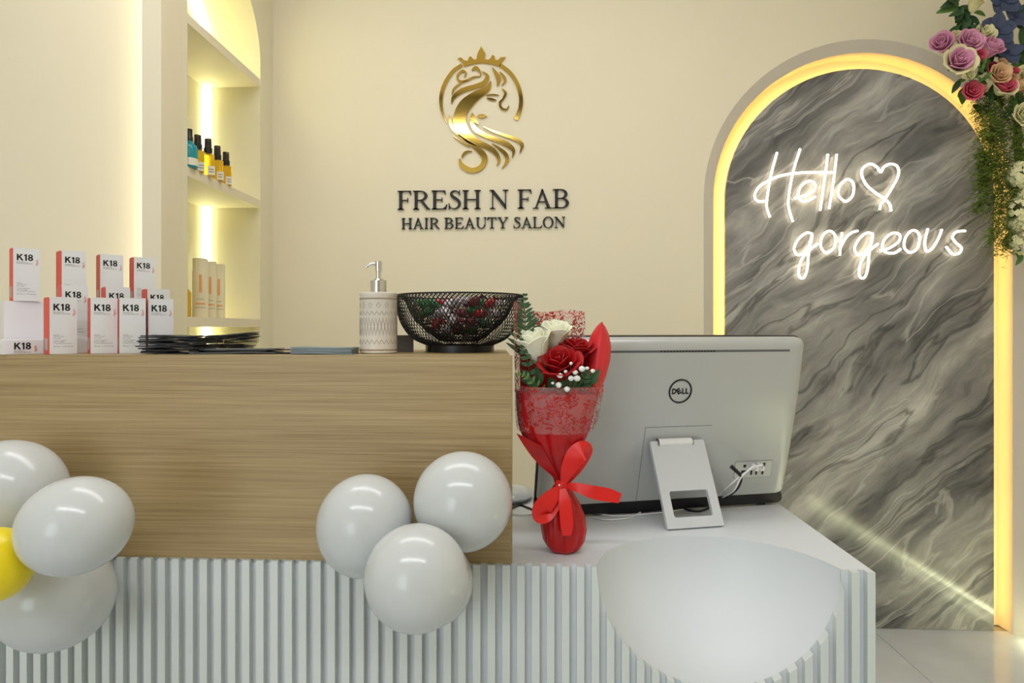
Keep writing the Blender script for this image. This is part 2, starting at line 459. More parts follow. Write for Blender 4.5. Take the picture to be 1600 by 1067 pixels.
def ribbon2d(pts, n=8):
    """pts (x, y, width): outline polygon of a stroke of changing width"""
    S = spline(pts, n); L = []; R = []
    for i, (x, y, w) in enumerate(S):
        a = S[max(i - 1, 0)]; b = S[min(i + 1, len(S) - 1)]
        dx, dy = b[0] - a[0], b[1] - a[1]; l = math.hypot(dx, dy) or 1
        nx, ny = -dy / l, dx / l; h = max(w, 0.02) / 2
        L.append((x + nx * h, y + ny * h)); R.append((x - nx * h, y - ny * h))
    return L, R
def stroke(mb, pts, mp, d0, d1, n=8):
    L, R = ribbon2d(pts, n); m = len(L)
    vs = []
    for d in (d0, d1):
        vs += [mp(a, b, d) for a, b in L] + [mp(a, b, d) for a, b in R]
    fs = []
    for i in range(m - 1):
        fs.append((i, i + 1, m + i + 1, m + i)); o = 2 * m
        fs.append((o + i + 1, o + i, o + m + i, o + m + i + 1))
        fs.append((i + 1, i, o + i, o + i + 1)); fs.append((m + i, m + i + 1, o + m + i + 1, o + m + i))
    fs.append((0, m, 3 * m, 2 * m)); fs.append((m - 1, 3 * m - 1, 4 * m - 1, 2 * m - 1))
    return mb.add(vs, fs)

def text_mesh(body, size, extrude, bold=0.0, spacing=1.0, name='lettering'):
    cu = bpy.data.curves.new('t', 'FONT'); cu.body = body; cu.size = size; cu.extrude = extrude
    cu.offset = bold; cu.resolution_u = 2; cu.space_character = spacing
    cu.align_x = 'LEFT'
    o = bpy.data.objects.new('t', cu); COL.objects.link(o)
    bpy.context.view_layer.update()
    dg = bpy.context.evaluated_depsgraph_get()
    me = bpy.data.meshes.new_from_object(o.evaluated_get(dg))
    bpy.data.objects.remove(o, do_unlink=True); bpy.data.curves.remove(cu)
    me.name = name
    return me
# ================================================================== the room
YW = 2.610            # face of the back wall
YR = 2.632            # inner edge of the arch trim
YM = 2.657            # face of the marble panel
YB = 2.712            # back of the arched recess
XL = -1.035           # face of the left side wall
XR = 1.830            # face of the right side wall
ZC = 2.90
def struct(o): o['kind'] = 'structure'; return o

fl = struct(MB().box(-2.7, -3.5, -0.06, XR + 0.1, 2.75, -0.004).build('floor', M_GROUT))
tm = None
for i in range(-7, 2):
    for j in range(0, 6):
        x0 = 1.29 + (i - 1) * 0.6; y0 = 2.66 - 1.2 * (j + 1)
        if x0 + 0.6 < -2.65: continue
        b = MB().box(0.0012, 0.0012, -0.006, 0.5988, 1.1988, 0.0)
        if tm is None:
            t = b.build('floor_tile', M_TILE, fl, recentre=False); tm = t.data
        else:
            t = bpy.data.objects.new('floor_tile', tm); COL.objects.link(t); par(t, fl)
        w = min(1.0, (XR - x0) / 0.6)
        t.location = (x0, y0, 0); t.scale = (w, 1, 1)
struct(MB().box(-2.7, -3.5, ZC, XR + 0.1, 2.75, ZC + 0.05).build('ceiling', M_CEIL))

AC, AR, AZ = 1.2437, 0.5027, 1.647      # marble arch: centre X, radius, spring height
GAP = 0.052
def arch(r, off=0.0, n=40, z0=0.0):
    """outline from the right foot over the crown to the left foot"""
    pts = [(AC + r, z0)]
    for k in range(n + 1):
        a = math.pi * k / n
        pts.append((AC + r * math.cos(a), AZ + r * math.sin(a)))
    pts.append((AC - r, z0))
    return [(min(p[0], XR - 0.001), p[1]) for p in pts]
RO = AR + GAP            # reveal
RT = RO + 0.042          # outer edge of the trim
XZ = lambda a, b, d: (a, d, b)
out = [(XL, 0), (XL, ZC), (XR, ZC), (XR, 0)] + arch(RT)
struct(MB().prism([out], XZ, YW, YB).build('wall_back', M_WALL))
struct(MB().box(XL - 0.3, YB, 0, XR + 0.1, YB + 0.04, ZC).build('wall_recess_back', M_WALL))
# splayed trim and reveal of the arch
A, B = arch(RT), arch(RO)
tr = MB(); n = len(A)
tr.add([(a[0], YW, a[1]) for a in A] + [(b[0], YR, b[1]) for b in B] + [(b[0], YB, b[1]) for b in B] + [(a[0], YB, a[1]) for a in A],
       [(i, i + 1, n + i + 1, n + i) for i in range(n - 1)] + [(n + i, n + i + 1, 2 * n + i + 1, 2 * n + i) for i in range(n - 1)]
       + [(0, n, 2 * n, 3 * n), (n - 1, 4 * n - 1, 3 * n - 1, 2 * n - 1)])
struct(tr.build('trim_1', M_TRIM, smooth=True, angle=30))
# marble panel, its LED behind the rim
mb = MB().prism([arch(AR, z0=0.001)], XZ, YM, YM + 0.016)
mp_ = mb.build('marble_panel', M_MARBLE)
tag(mp_, 'grey diagonally streaked marble panel with arched top behind the neon sign', 'wall panel')
ring = [(x, YM + 0.026, z) for x, z in arch(AR - 0.014, z0=0.004)]
led = MB().tube(ring, 0.006, 6).build('arch_led_strip', M_LED_Y)
tag(led, 'amber light strip glowing around the edge of the arched marble panel', 'light strip')

# left side wall with the arched shelf niche
NY0, NY1, NR, NZ = 1.955, 2.490, 0.2675, 2.150
NX = -1.2496
hole = [(NY1, 0.25)]
for k in range(33):
    a = math.pi * k / 32
    hole.append(((NY0 + NY1) / 2 + NR * math.cos(a), NZ + NR * math.sin(a)))
hole.append((NY0, 0.25))
YZ = lambda a, b, d: (d, a, b)
struct(MB().prism([[(1.93, 0), (YB, 0), (YB, ZC), (1.93, ZC)], hole], YZ, NX, XL).build('wall_left', M_NICHE))
struct(MB().box(NX - 0.03, 1.93, 0, NX, YB, ZC).build('wall_niche_back', M_NICHE))
struct(MB().box(-1.09, 1.813, 0, XL, 1.88, ZC).build('wall_left_pillar', M_WALL))
struct(MB().box(-2.65, 1.88, 0, XL, 1.93, ZC).build('wall_left_alcove', M_WALL))
struct(MB().box(-2.70, -3.5, 0, -2.65, 1.93, ZC).build('wall_left_salon', M_WALL))
struct(MB().box(XR, -3.5, 0, XR + 0.05, YB + 0.04, ZC).build('wall_right', M_WALL))
# shop front behind the camera: wall with a wide window
wf = struct(MB().prism([[(-2.7, 0), (XR + 0.05, 0), (XR + 0.05, ZC), (-2.7, ZC)], [(-2.6, 0.35), (-0.9, 0.35), (-0.9, 2.65), (-2.6, 2.65)]], XZ, -3.5, -3.42).build('wall_front', M_WALL))
wn = struct(MB().prism([[(-2.6, 0.35), (-0.9, 0.35), (-0.9, 2.65), (-2.6, 2.65)], [(-2.54, 0.41), (-1.78, 0.41), (-1.78, 2.59), (-2.54, 2.59)],
     [(-1.72, 0.41), (-0.96, 0.41), (-0.96, 2.59), (-1.72, 2.59)]], XZ, -3.48, -3.43).build('window_1', M_BLACK))
SH = [('top', 2.066), ('middle', 1.608), ('lower', 1.157), ('bottom', 0.705)]
shelves = {}
for nm, z in SH:
    hz = NZ + math.sqrt(max(0, NR ** 2)) if z > NZ else 0
    o = MB().box(NX + 0.0005, NY0 + 0.0005, z, XL - 0.002, NY1 - 0.0005, z + 0.029).build('niche_shelf', M_WALL)
    tag(o, {'top': 'highest cream shelf across the arched niche, empty',
            'middle': 'cream niche shelf holding the small spray bottles',
            'lower': 'cream niche shelf holding the tall pale tubes',
            'bottom': 'lowest cream niche shelf behind the counter'}[nm], 'shelf', 'shelves of the arched niche')
bays = [(0.26, 0.70, 'light strip in the lowest bay of the niche behind the counter'), (0.736, 1.155, 'light strip in the niche bay just above the counter leaflets'),
        (1.188, 1.606, 'light strip in the niche bay with the tall pale tubes'), (1.639, 2.064, 'light strip in the niche bay with the spray bottles'),
        (2.097, 2.30, 'light strip under the arched top of the niche')]
for z0, z1, lab in bays:
    if z0 > 2.09: continue
    o = MB().box(NX + 0.001, NY1 - 0.011, z0, NX + 0.011, NY1 - 0.001, z1).build('niche_led_strip', M_LED_W)
    tag(o, lab, 'light strip', 'niche light strips')
pts = [(NX + 0.008, NY1 - 0.008, 2.0965)] + [(NX + 0.008, (NY0 + NY1) / 2 + (NR - 0.008) * math.cos(a * math.pi / 40), NZ + (NR - 0.008) * math.sin(a * math.pi / 40)) for a in range(0, 37)]
o = MB().tube(pts, 0.006, 6).build('niche_led_strip', M_LED_W)
tag(o, bays[-1][2], 'light strip', 'niche light strips')
o = MB().box(-1.0965, 1.834, 0.0, -1.0903, 1.868, ZC - 0.001).build('cove_led_strip', M_LED_C)
tag(o, 'vertical light strip glowing behind the pillar at left', 'light strip')
o = MB().box(XR - 0.012, 0.75, 0.018, XR - 0.0005, YB - 0.14, 0.030).build('floor_led_strip', M_LED_F)
tag(o, 'pale light strip along the foot of the right wall', 'light strip')

# dark ceiling panels between the lights of the salon (mirrored in the gold emblem)
M_DARKP = mat('dark_bronze_panel', s2l(58, 50, 40), 0.5, noise=0.05)
struct(MB().box(-2.4, -0.30, ZC - 0.03, 1.6, 0.22, ZC - 0.001).build('trim_2', M_DARKP))
struct(MB().box(-2.4, -1.55, ZC - 0.03, 1.6, -0.85, ZC - 0.001).build('trim_3', M_DARKP))
# recessed downlights
DL = [(-0.75, 1.95), (-0.25, 1.95), (0.25, 1.95), (-1.3, -1.9), (-0.5, -1.9), (0.3, -1.9), (1.1, -1.9)]
for i, (x, y) in enumerate(DL):
    e = empty('downlight', (x, y, ZC - 0.012), 0, 'round recessed ceiling downlight above the reception', 'ceiling light', 'ceiling downlights')
    MB().lathe([(0.045, 0.0), (0.055, 0.0), (0.058, 0.006), (0.056, 0.0115), (0.045, 0.0115)], 24).build('trim_ring', M_CEIL, e, local=True)
    MB().lathe([(0.001, 0.004), (0.044, 0.004), (0.044, 0.010), (0.001, 0.010)], 24).build('lens', M_LAMP, e, local=True)

# ================================================================== the white desk
YF, YG = 1.130, 1.1435             # faces of slats / of the grooves
ZD = 0.750
XD0, XD1 = -1.30, 0.5566
PER, SW = 0.0249, 0.0127
SX, SR = 0.3115, 0.200             # scoop: centre X, radius
SX = PY(1125, 885, YF).x
YS = YF - 0.020                     # centre of the scooped sphere lies a little in front of the slats
SR = math.sqrt(0.2025 ** 2 + 0.020 ** 2)
RG = math.sqrt(SR ** 2 - (YG - YS) ** 2)
desk = empty('reception_desk', ((XD0 + XD1) / 2, 1.38, 0), 0,
             'white reception desk with fluted front and a scooped bowl in the top', 'desk')
N = 48
zb = ZD - 0.03; aa = math.asin(0.03 / RG)
semi = [(SX + RG * math.cos(aa + (math.pi - 2 * aa) * k / N), ZD - RG * math.sin(aa + (math.pi - 2 * aa) * k / N)) for k in range(N + 1)]
fp = [(XD0, 0.0), (XD1, 0.0), (XD1, zb)] + semi + [(XD0, zb)]
MB().prism([fp], XZ, YG, YG + 0.016).build('front_panel', M_WHITE, desk)
XY = lambda a, b, d: (a, b, d)
YDB = 1.627
dy0 = YG - YS
ang0 = math.asin(dy0 / SR)
half = [(SX + SR * math.cos(ang0 + (math.pi - 2 * ang0) * k / N), YS + SR * math.sin(ang0 + (math.pi - 2 * ang0) * k / N)) for k in range(N + 1)]
# roll the desk edge into the bowl with a small radius
tp = [(XD0, YG), (XD0, YDB), (XD1, YDB), (XD1, YG)] + half
tp_ = [(XD1, YG)] + half + [(XD0, YG), (XD0, YDB), (XD1, YDB)]
MB().prism([tp_], XY, ZD - 0.03, ZD).build('desk_top', M_WHITE, desk)
def bowl2(u, v):
    # arcs through the left and right rim points, each running from the desk top to the groove plane
    p = ang0 + (math.pi - 2 * ang0) * u
    r = SR * math.sin(p)
    q = math.acos(min(1.0, (YG - YS) / r)) * v
    return (SX + SR * math.cos(p), YS + r * math.cos(q), ZD - r * math.sin(q))
MB().grid(bowl2, 64, 28).build('scoop', M_WHITE, desk, smooth=True, angle=60)
MB().box(XD1 - 0.018, YG + 0.016, 0, XD1, YDB, ZD - 0.03).build('side_panel', M_WHITE, desk)
MB().box(XD0, YG + 0.016, 0, XD0 + 0.018, YDB, ZD - 0.03).build('side_panel', M_WHITE, desk)
slat_me = None
ns = int((XD1 - XD0) / PER)
for i in range(ns):
    x1 = XD1 - i * PER; x0 = x1 - SW
    if x1 < SX - SR or x0 > SX + SR:
        if slat_me is None:
            o = MB().box(-SW / 2, YF - YG, 0, SW / 2, 0, ZD).build('slat', M_SLAT, desk, recentre=False)
            slat_me = o.data
        else:
            o = bpy.data.objects.new('slat', slat_me); COL.objects.link(o)
        par(o, desk); o.location = ((x0 + x1) / 2, YG - 0.0001, 0)
    else:
        K = 6; vs = []
        for k in range(K + 1):
            x = x0 + SW * k / K
            for y in (YF, YG - 0.0001):
                q = SR ** 2 - (x - SX) ** 2 - (y - YS) ** 2
                vs.append((x, y, ZD - math.sqrt(q) if q > 0 else ZD))
            vs.append((x, YF, 0)); vs.append((x, YG - 0.0001, 0))
        fs = []
        for k in range(K):
            a = 4 * k; b = a + 4
            fs += [(a, b, b + 1, a + 1), (a, a + 2, b + 2, b), (a + 1, b + 1, b + 3, a + 3), (a + 2, a + 3, b + 3, b + 2)]
        fs += [(0, 1, 3, 2), (4 * K, 4 * K + 2, 4 * K + 3, 4 * K + 1)]
        MB().add(vs, fs).build('slat', M_SLAT, desk)

# ================================================================== the raised wooden counter
ZT = 1.103; YC0, YC1 = 1.137, 1.500
XCE = PY(800, 700, YC0).x
ct = empty('raised_counter', ((XD0 + XCE) / 2, 1.31, ZD), 0, 'raised counter with light oak front standing on the white desk', 'counter')
XE2 = XCE - 0.026                    # the end of the counter runs back a little to the left
MB().box(XD0, YC0, ZD + 0.0005, XCE - 0.0015, YC0 + 0.018, ZT).build('front_panel', M_WOOD, ct)
MB().prism([[(XD0, YC0 + 0.018), (XCE - 0.0035, YC0 + 0.018), (XE2, YC1), (XD0, YC1)]], XY, ZT - 0.022, ZT).build('top_panel', M_WOOD, ct)
MB().prism([[(XCE - 0.022, YC0 + 0.018), (XCE - 0.0035, YC0 + 0.018), (XE2, YC1), (XE2 - 0.018, YC1)]], XY, ZD + 0.0005, ZT - 0.022).build('side_panel', M_WHITE, ct)
MB().box(XCE - 0.0015, YC0, ZD + 0.0005, XCE, YC0 + 0.018, ZT).build('edge_band', M_WOOD, ct)
MB().box(XD0, YC0 + 0.018, ZD + 0.0005, XD0 + 0.018, YC1, ZT - 0.022).build('side_panel', M_WHITE, ct)
# ================================================================== wall lettering (serif capitals drawn stroke by stroke)
def rect(x0, y0, x1, y1): return [(x0, y0), (x1, y0), (x1, y1), (x0, y1)]
def stem(x, w, y0, y1, b=True, t=True, ext=62):
    out = [rect(x, y0, x + w, y1)]
    if b: out.append([(x - ext, y0), (x + w + ext, y0), (x + w + ext, y0 + 17), (x + w, y0 + 42), (x, y0 + 42), (x - ext, y0 + 17)])
    if t: out.append([(x - ext, y1), (x - ext, y1 - 17), (x, y1 - 42), (x + w, y1 - 42), (x + w + ext, y1 - 17), (x + w + ext, y1)])
    return out
def halfring(cx, cy, rx, ry, ix, iy, a0, a1, icx=None, n=16):
    icx = cx if icx is None else icx
    o = []; i = []
    for k in range(n + 1):
        a = math.radians(a0 + (a1 - a0) * k / n)
        o.append((cx + rx * math.cos(a), cy + ry * math.sin(a))); i.append((icx + ix * math.cos(a), cy + iy * math.sin(a)))
    return [[o[k], o[k + 1], i[k + 1], i[k]] for k in range(n)]
S_STROKE = [(450, 655, 6), (445, 560, 26), (390, 628, 30), (270, 650, 36), (150, 590, 66), (150, 490, 86), (260, 390, 92), (390, 290, 92), (430, 170, 84), (370, 60, 56), (250, 14, 32), (130, 40, 30), (60, 130, 24), (48, 205, 6)]
def S_polys():
    L, R = ribbon2d([(430, 500, 18), (405, 575, 22), (350, 628, 26), (265, 645, 32), (170, 612, 58), (135, 530, 84), (190, 440, 100), (300, 370, 104), (400, 290, 96), (432, 180, 84), (370, 65, 56), (250, 16, 30), (145, 42, 24), (80, 110, 20), (52, 195, 16)], 5)
    q = [[L[k], L[k + 1], R[k + 1], R[k]] for k in range(len(L) - 1)]
    return q + [[(418, 480), (436, 480), (440, 672), (424, 672), (400, 600)], [(46, 215), (64, 215), (90, 70), (64, -12), (48, -12)]]
GLY = {
 'F': (556, stem(100, 102, 0, 662) + [rect(100, 638, 515, 662), [(515, 662), (528, 512), (510, 512), (478, 590), (420, 638)], rect(200, 320, 400, 346), rect(394, 255, 416, 412)]),
 'E': (611, stem(100, 102, 0, 662) + [rect(100, 638, 530, 662), [(530, 662), (545, 520), (526, 520), (490, 596), (430, 638)], rect(200, 325, 410, 351), rect(402, 260, 424, 417),
        rect(100, 0, 560, 26), [(560, 0), (597, 170), (576, 170), (520, 75), (440, 26)]]),
 'R': (667, stem(100, 102, 0, 662) + halfring(300, 488, 258, 174, 150, 146, -90, 90) + [rect(190, 634, 302, 662), rect(190, 314, 302, 342), [(270, 330), (385, 330), (600, 60), (659, 19), (659, 0), (530, 0)]]),
 'S': (500, S_polys()),
 'H': (722, stem(96, 102, 0, 662) + stem(524, 102, 0, 662) + [rect(190, 320, 530, 350)]),
 'N': (722, stem(112, 34, 0, 662, t=False, ext=80) + stem(572, 34, 0, 662, b=False, ext=80) + [[(20, 662), (170, 662), (606, 120), (606, -11), (575, -11), (112, 570), (70, 640), (20, 645)]]),
 'A': (700, [[(330, 674), (360, 674), (390, 600), (140, 0), (96, 0)], [(326, 674), (366, 674), (640, 0), (520, 0)], rect(180, 215, 480, 245), rect(12, 0, 226, 19), rect(440, 0, 706, 19)]),
 'B': (640, stem(100, 102, 0, 662, ext=0) + [rect(20, 0, 330, 20), rect(20, 642, 300, 662), rect(190, 330, 330, 356), rect(190, 634, 300, 662), rect(190, 0, 330, 28)] + halfring(300, 496, 240, 166, 134, 140, -90, 90) + halfring(330, 178, 263, 178, 150, 150, -90, 90)),
 'I': (333, stem(116, 102, 0, 662)),
 'U': (722, stem(100, 102, 200, 662, b=False) + stem(588, 32, 220, 662, b=False, ext=72) + halfring(360, 220, 260, 234, 162, 204, 180, 360, icx=392 - 18)),
 'T': (611, stem(254, 102, 0, 662, t=False, ext=90) + [rect(30, 634, 580, 662), [(30, 662), (17, 492), (38, 492), (70, 590), (150, 634)], [(580, 662), (593, 492), (572, 492), (540, 590), (460, 634)]]),
 'Y': (722, stem(312, 100, 0, 300, t=False, ext=90) + [[(80, 650), (200, 650), (412, 300), (312, 270)], [(610, 650), (650, 650), (412, 270), (390, 320)], rect(22, 643, 280, 662), rect(480, 643, 706, 662)]),
 'L': (611, stem(100, 102, 0, 662) + [rect(100, 0, 560, 26), [(560, 0), (598, 180), (576, 180), (520, 75), (440, 26)]]),
 'O': (722, halfring(361, 331, 327, 345, 218, 318, 0, 360, n=40)),
}
def serif_line(text, pl, pr, cap, parent):
    adv = 0; pos = []
    for ch in text:
        if ch == ' ': adv += 260; continue
        pos.append((ch, adv)); adv += GLY[ch][0]
    k = (pr.x - pl.x) / adv; kz = cap / 662
    for ch, a in pos:
        b = MB()
        for pg in GLY[ch][1]:
            b.prism([pg], lambda x, z, d: (pl.x + (a + x) * k, d, pl.z + z * kz), YW - 0.009, YW - 0.0003)
        b.build('letter', M_LETTER, parent)
name_sign = empty('wall_lettering', (PY(756, 328, YW).x, YW, PY(756, 328, YW).z), 0, 'large black serif letters reading FRESH N FAB under the gold emblem', 'sign')
serif_line('FRESH N FAB', PY(620, 328, YW), PY(891, 328, YW), 29.5 / F * 2.60, name_sign)
sub_sign = empty('wall_lettering', (PY(756, 358, YW).x, YW, PY(756, 358, YW).z), 0, 'small black serif letters reading HAIR BEAUTY SALON, lowest line of the wall sign', 'sign')
serif_line('HAIR BEAUTY SALON', PY(627, 358, YW), PY(884, 358, YW), 17.0 / F * 2.60, sub_sign)

# ================================================================== gold emblem: a crowned head of long hair in a ring
emb = empty('gold_emblem', (PY(752, 262, YW).x, YW, PY(752, 262, YW).z), 0, 'polished gold emblem of a crowned woman with flowing hair inside a ring', 'emblem')
_k = 1 / 4.85
def emap(x, y, d):
    p = PY(660 + x * _k, 60 + y * _k, YW); return (p.x, d, p.z)
EM = [
 ('ring_arc', [(300,205,22),(230,255,24),(170,350,27),(143,450,26),(150,550,20),(188,642,2)]),
 ('ring_arc', [(590,205,24),(660,260,27),(715,340,28),(745,440,29),(742,530,29),(708,618,32)]),
 ('hair_curl', [(318,296,6),(332,268,12),(305,250,16),(268,285,15),(278,325,14),(330,325,14),(390,297,10),(440,292,4)]),
 ('hair_strand', [(375,246,6),(405,227,26),(437,258,14),(442,290,4)]),
 ('hair_strand', [(455,255,4),(492,292,28),(468,342,36),(400,368,32),(300,400,34),(238,450,26),(222,500,4)]),
 ('hair_strand', [(225,430,4),(242,385,15),(290,345,9),(350,320,3)]),
 ('hair_strand', [(520,328,6),(492,385,42),(405,440,70),(335,500,92),(292,570,94),(285,650,98),(325,730,86),(400,785,60),(480,818,42),(548,862,34),(580,920,24),(563,968,3)]),
 ('hair_strand', [(203,588,4),(216,650,24),(245,708,14),(320,768,10),(400,828,30),(452,872,44),(474,920,42),(442,980,38),(372,1002,38),(303,968,36),(283,915,10)]),
 ('hair_strand', [(300,905,14),(318,875,18),(345,860,14),(378,858,4)]),
 ('hair_strand', [(238,745,3),(300,790,12),(362,824,12)]),
 ('hair_strand', [(378,568,5),(385,608,42),(425,652,4)]),
 ('hair_strand', [(370,628,22),(402,692,34),(480,740,32),(570,775,34),(640,805,40),(690,850,26),(680,908,3)]),
 ('hair_strand', [(465,674,3),(540,708,14),(650,748,22),(720,775,28),(755,812,26),(738,872,3)]),
 ('hair_strand', [(528,800,4),(580,835,20),(630,880,30),(642,930,26),(603,988,3)]),
 ('hair_strand', [(530,224,4),(552,260,24),(578,312,36),(568,364,8)]),
 ('hair_strand', [(588,258,8),(618,298,24),(627,330,16),(600,360,3)]),
 ('eyebrow', [(484,436,4),(530,430,9),(580,433,3)]),
 ('eye', [(488,457,3),(524,465,18),(562,472,4)]),
 ('nose_line', [(603,384,4),(630,418,20),(612,462,14),(588,492,18),(600,532,18),(638,542,12),(656,514,4)]),
 ('lips', [(414,590,3),(450,592,30),(490,592,3)]),
]
for nm, st in EM:
    stroke(MB(), st, emap, YW - 0.008, YW - 0.0003, 7).build(nm, M_GOLD, emb)
crown = [(318,218),(300,182),(268,156),(296,150),(318,172),(345,176),(352,150),(368,140),(380,156),(392,166),(410,164),(418,120),(446,66),(478,120),(472,164),(505,166),(520,150),(530,130),(548,140),(552,168),(578,170),(590,150),(632,146),(606,176),(590,218),(520,198),(450,188),(380,198)]
MB().prism([crown[::-1]], emap, YW - 0.008, YW - 0.0003).build('crown', M_GOLD, emb)

# ================================================================== neon sign
YN = YM - 0.018
_n = 380.0 / 1600
def nmap(x, y):
    p = PY(1160 + x * _n, 210 + y * _n, YN); return p
neon1 = empty('neon_sign', nmap(420, 580), 0, 'glowing warm white neon script reading Hello on the marble panel', 'neon sign')
neon2 = empty('neon_sign', nmap(910, 230), 0, 'glowing neon outline of a heart with crossed ends beside Hello', 'neon sign')
neon3 = empty('neon_sign', nmap(900, 950), 0, 'glowing warm white neon script reading gorgeous, lower line on marble', 'neon sign')
g1 = [(462,655),(420,648),(368,690),(340,750),(362,792),(408,775),(445,722),(460,660),(448,700),(435,790),(425,890),(402,944),(372,930),(376,860),(412,790),(495,718)]
NE = [
 (neon1, [[(228,118),(190,260),(165,400),(160,480),(182,545)], [(380,95),(335,240),(310,370),(303,470),(332,575)], [(150,438),(105,440),(80,408),(110,345),(190,295),(280,265),(420,250),(595,250)]], False, 'letter'),
 (neon1, [[(340,420),(400,405),(462,375),(480,332),(440,306),(392,335),(366,390),(385,434),(430,436),(482,408)]], False, 'letter'),
 (neon1, [[(562,130),(540,300),(512,500)]], False, 'letter'), (neon1, [[(620,130),(600,300),(570,490)]], False, 'letter'),
 (neon1, [[(690,295),(642,338),(632,400),(680,440),(725,400),(730,325)]], True, 'letter'),
 (neon2, [[(904,495),(910,460),(935,430),(985,350),(1025,270),(1020,212),(975,194),(932,214),(910,248),(882,212),(838,194),(792,224),(786,270),(815,330),(870,380),(935,425),(968,458),(978,505)]], False, 'heart_outline'),
 (neon3, [g1], False, 'letter'),
 (neon3, [[(575,635),(527,668),(515,735),(553,780),(603,742),(612,672)]], True, 'letter'),
 (neon3, [[(656,645),(646,730),(640,796)], [(645,745),(680,682),(720,646),(760,634)]], False, 'letter'),
 (neon3, [[(x + 398, y) for x, y in g1]], False, 'letter'),
 (neon3, [[(905,766),(970,746),(1030,702),(1032,658),(985,650),(936,690),(920,742),(945,776),(1000,780),(1042,754)]], False, 'letter'),
 (neon3, [[(1112,634),(1072,680),(1066,745),(1105,776),(1150,750),(1166,684),(1150,640)]], True, 'letter'),
 (neon3, [[(1220,620),(1200,705),(1210,768),(1250,748),(1290,682),(1312,625)]], False, 'letter'),
 (neon3, [[(1468,635),(1412,640),(1382,674),(1402,710),(1440,745),(1426,780),(1382,786),(1340,738)]], False, 'letter'),
]
for root, strokes, closed, nm in NE:
    b = MB()
    for st in strokes:
        pts = [nmap(x, y) for x, y in spline(st, 7, closed)]
        b.tube(pts, 0.0045, 8, closed)
    lt = b.build(nm, M_NEON, root, smooth=True, angle=60)
    sb = MB()
    for st in strokes:
        for q in (st[0], st[-1], st[len(st) // 2]):
            p = nmap(*q); sb.tube([(p.x, YN + 0.004, p.z), (p.x, YM - 0.0002, p.z)], 0.003, 6)
    sb.build('standoff', M_NEONB, lt)

# ================================================================== flowers
def frame_m(c, axis):
    a = Vector(axis).normalized()
    q = a.to_track_quat('Z', 'Y')
    return Matrix.Translation(Vector(c)) @ q.to_matrix().to_4x4()
LAY = [(3, .06, .20, 1.00, 2.6, 0.00), (4, .12, .40, 1.02, 2.2, 0.04), (5, .18, .64, .95, 1.9, 0.10), (6, .24, .86, .82, 1.6, 0.16)]
LAYBUD = [(3, .10, .30, 1.25, 2.6, 0.0), (4, .20, .55, 1.30, 2.3, 0.03), (5, .30, .78, 1.15, 2.0, 0.12)]
def rose(parent, c, R, axis, m, lay=LAY, outer=None, name='rose', label=None, rnd=None, calyx=True, depth=1.0):
    rnd = rnd or random
    M = frame_m(c, axis)
    b = MB().lathe([(0.02 * R, -0.75 * R * depth), (0.12 * R, -0.7 * R * depth), (0.22 * R, -0.45 * R * depth), (0.14 * R, 0.2 * R), (0.10 * R, 0.62 * R), (0.02 * R, 0.74 * R)], 10).xf(M)
    core = b.build(name, m, parent, smooth=True, angle=70)
    if label: core['label'] = label
    for li, (n, rb, rt, zt, span, curl) in enumerate(lay):
        a00 = rnd.uniform(0, 6.28)
        mm = outer if (outer and li == len(lay) - 1) else m
        for k in range(n):
            a0 = a00 + 2 * math.pi * k / n + rnd.uniform(-.12, .12)
            jz = rnd.uniform(-.05, .05); jr = rnd.uniform(.94, 1.06)
            def fn(u, v, a0=a0, jz=jz, jr=jr):
                t = 2 * u - 1
                a = a0 + t * span / 2 * (0.55 + 0.45 * math.sin(math.pi * min(v * .75 + .12, 1)))
                r = (rb + (rt - rb) * (v ** 0.75)) * jr + (curl * max(0, v - .7) / .3) * (1 - .3 * t * t) - 0.05 * t * (1 if v > .3 else v / .3)
                z = -0.55 * depth + (zt * .8 + .55 * depth + jz) * (v ** 0.9) - 0.28 * curl / .22 * max(0, v - .8) / .2 * .5 - .20 * t * t * v - .55 * depth * 0
                return Vector((R * r * math.cos(a), R * r * math.sin(a), R * z))
            MB().sheet(fn, 6, 6, R * 0.03).xf(M).build('petal', mm, core, smooth=True, angle=60)
    return core
def leaf_sheet(L, Wd, bend=0.25, fold=0.18, nu=4, nv=7):
    """leaf along +Y from the origin, face up +Z"""
    def fn(u, v):
        t = 2 * u - 1
        w = Wd * (math.sin(math.pi * (v * .92 + .04)) ** .8) * (1 - .25 * v)
        return Vector((t * w / 2, v * L, -bend * L * v * v + fold * abs(t) * w))
    return MB().sheet(fn, nu, nv, 0.0006)
def leaf(parent, c, direction, facing, L, Wd, m=None, name='leaf', **kw):
    y = Vector(direction).normalized(); z = Vector(facing); z = (z - y * z.dot(y)).normalized(); x = y.cross(z)
    Mx = Matrix.Translation(Vector(c)) @ Matrix((x, y, z)).transposed().to_4x4()
    return leaf_sheet(L, Wd, **kw).xf(Mx).build(name, m or M_LEAF, parent, smooth=True, angle=60)
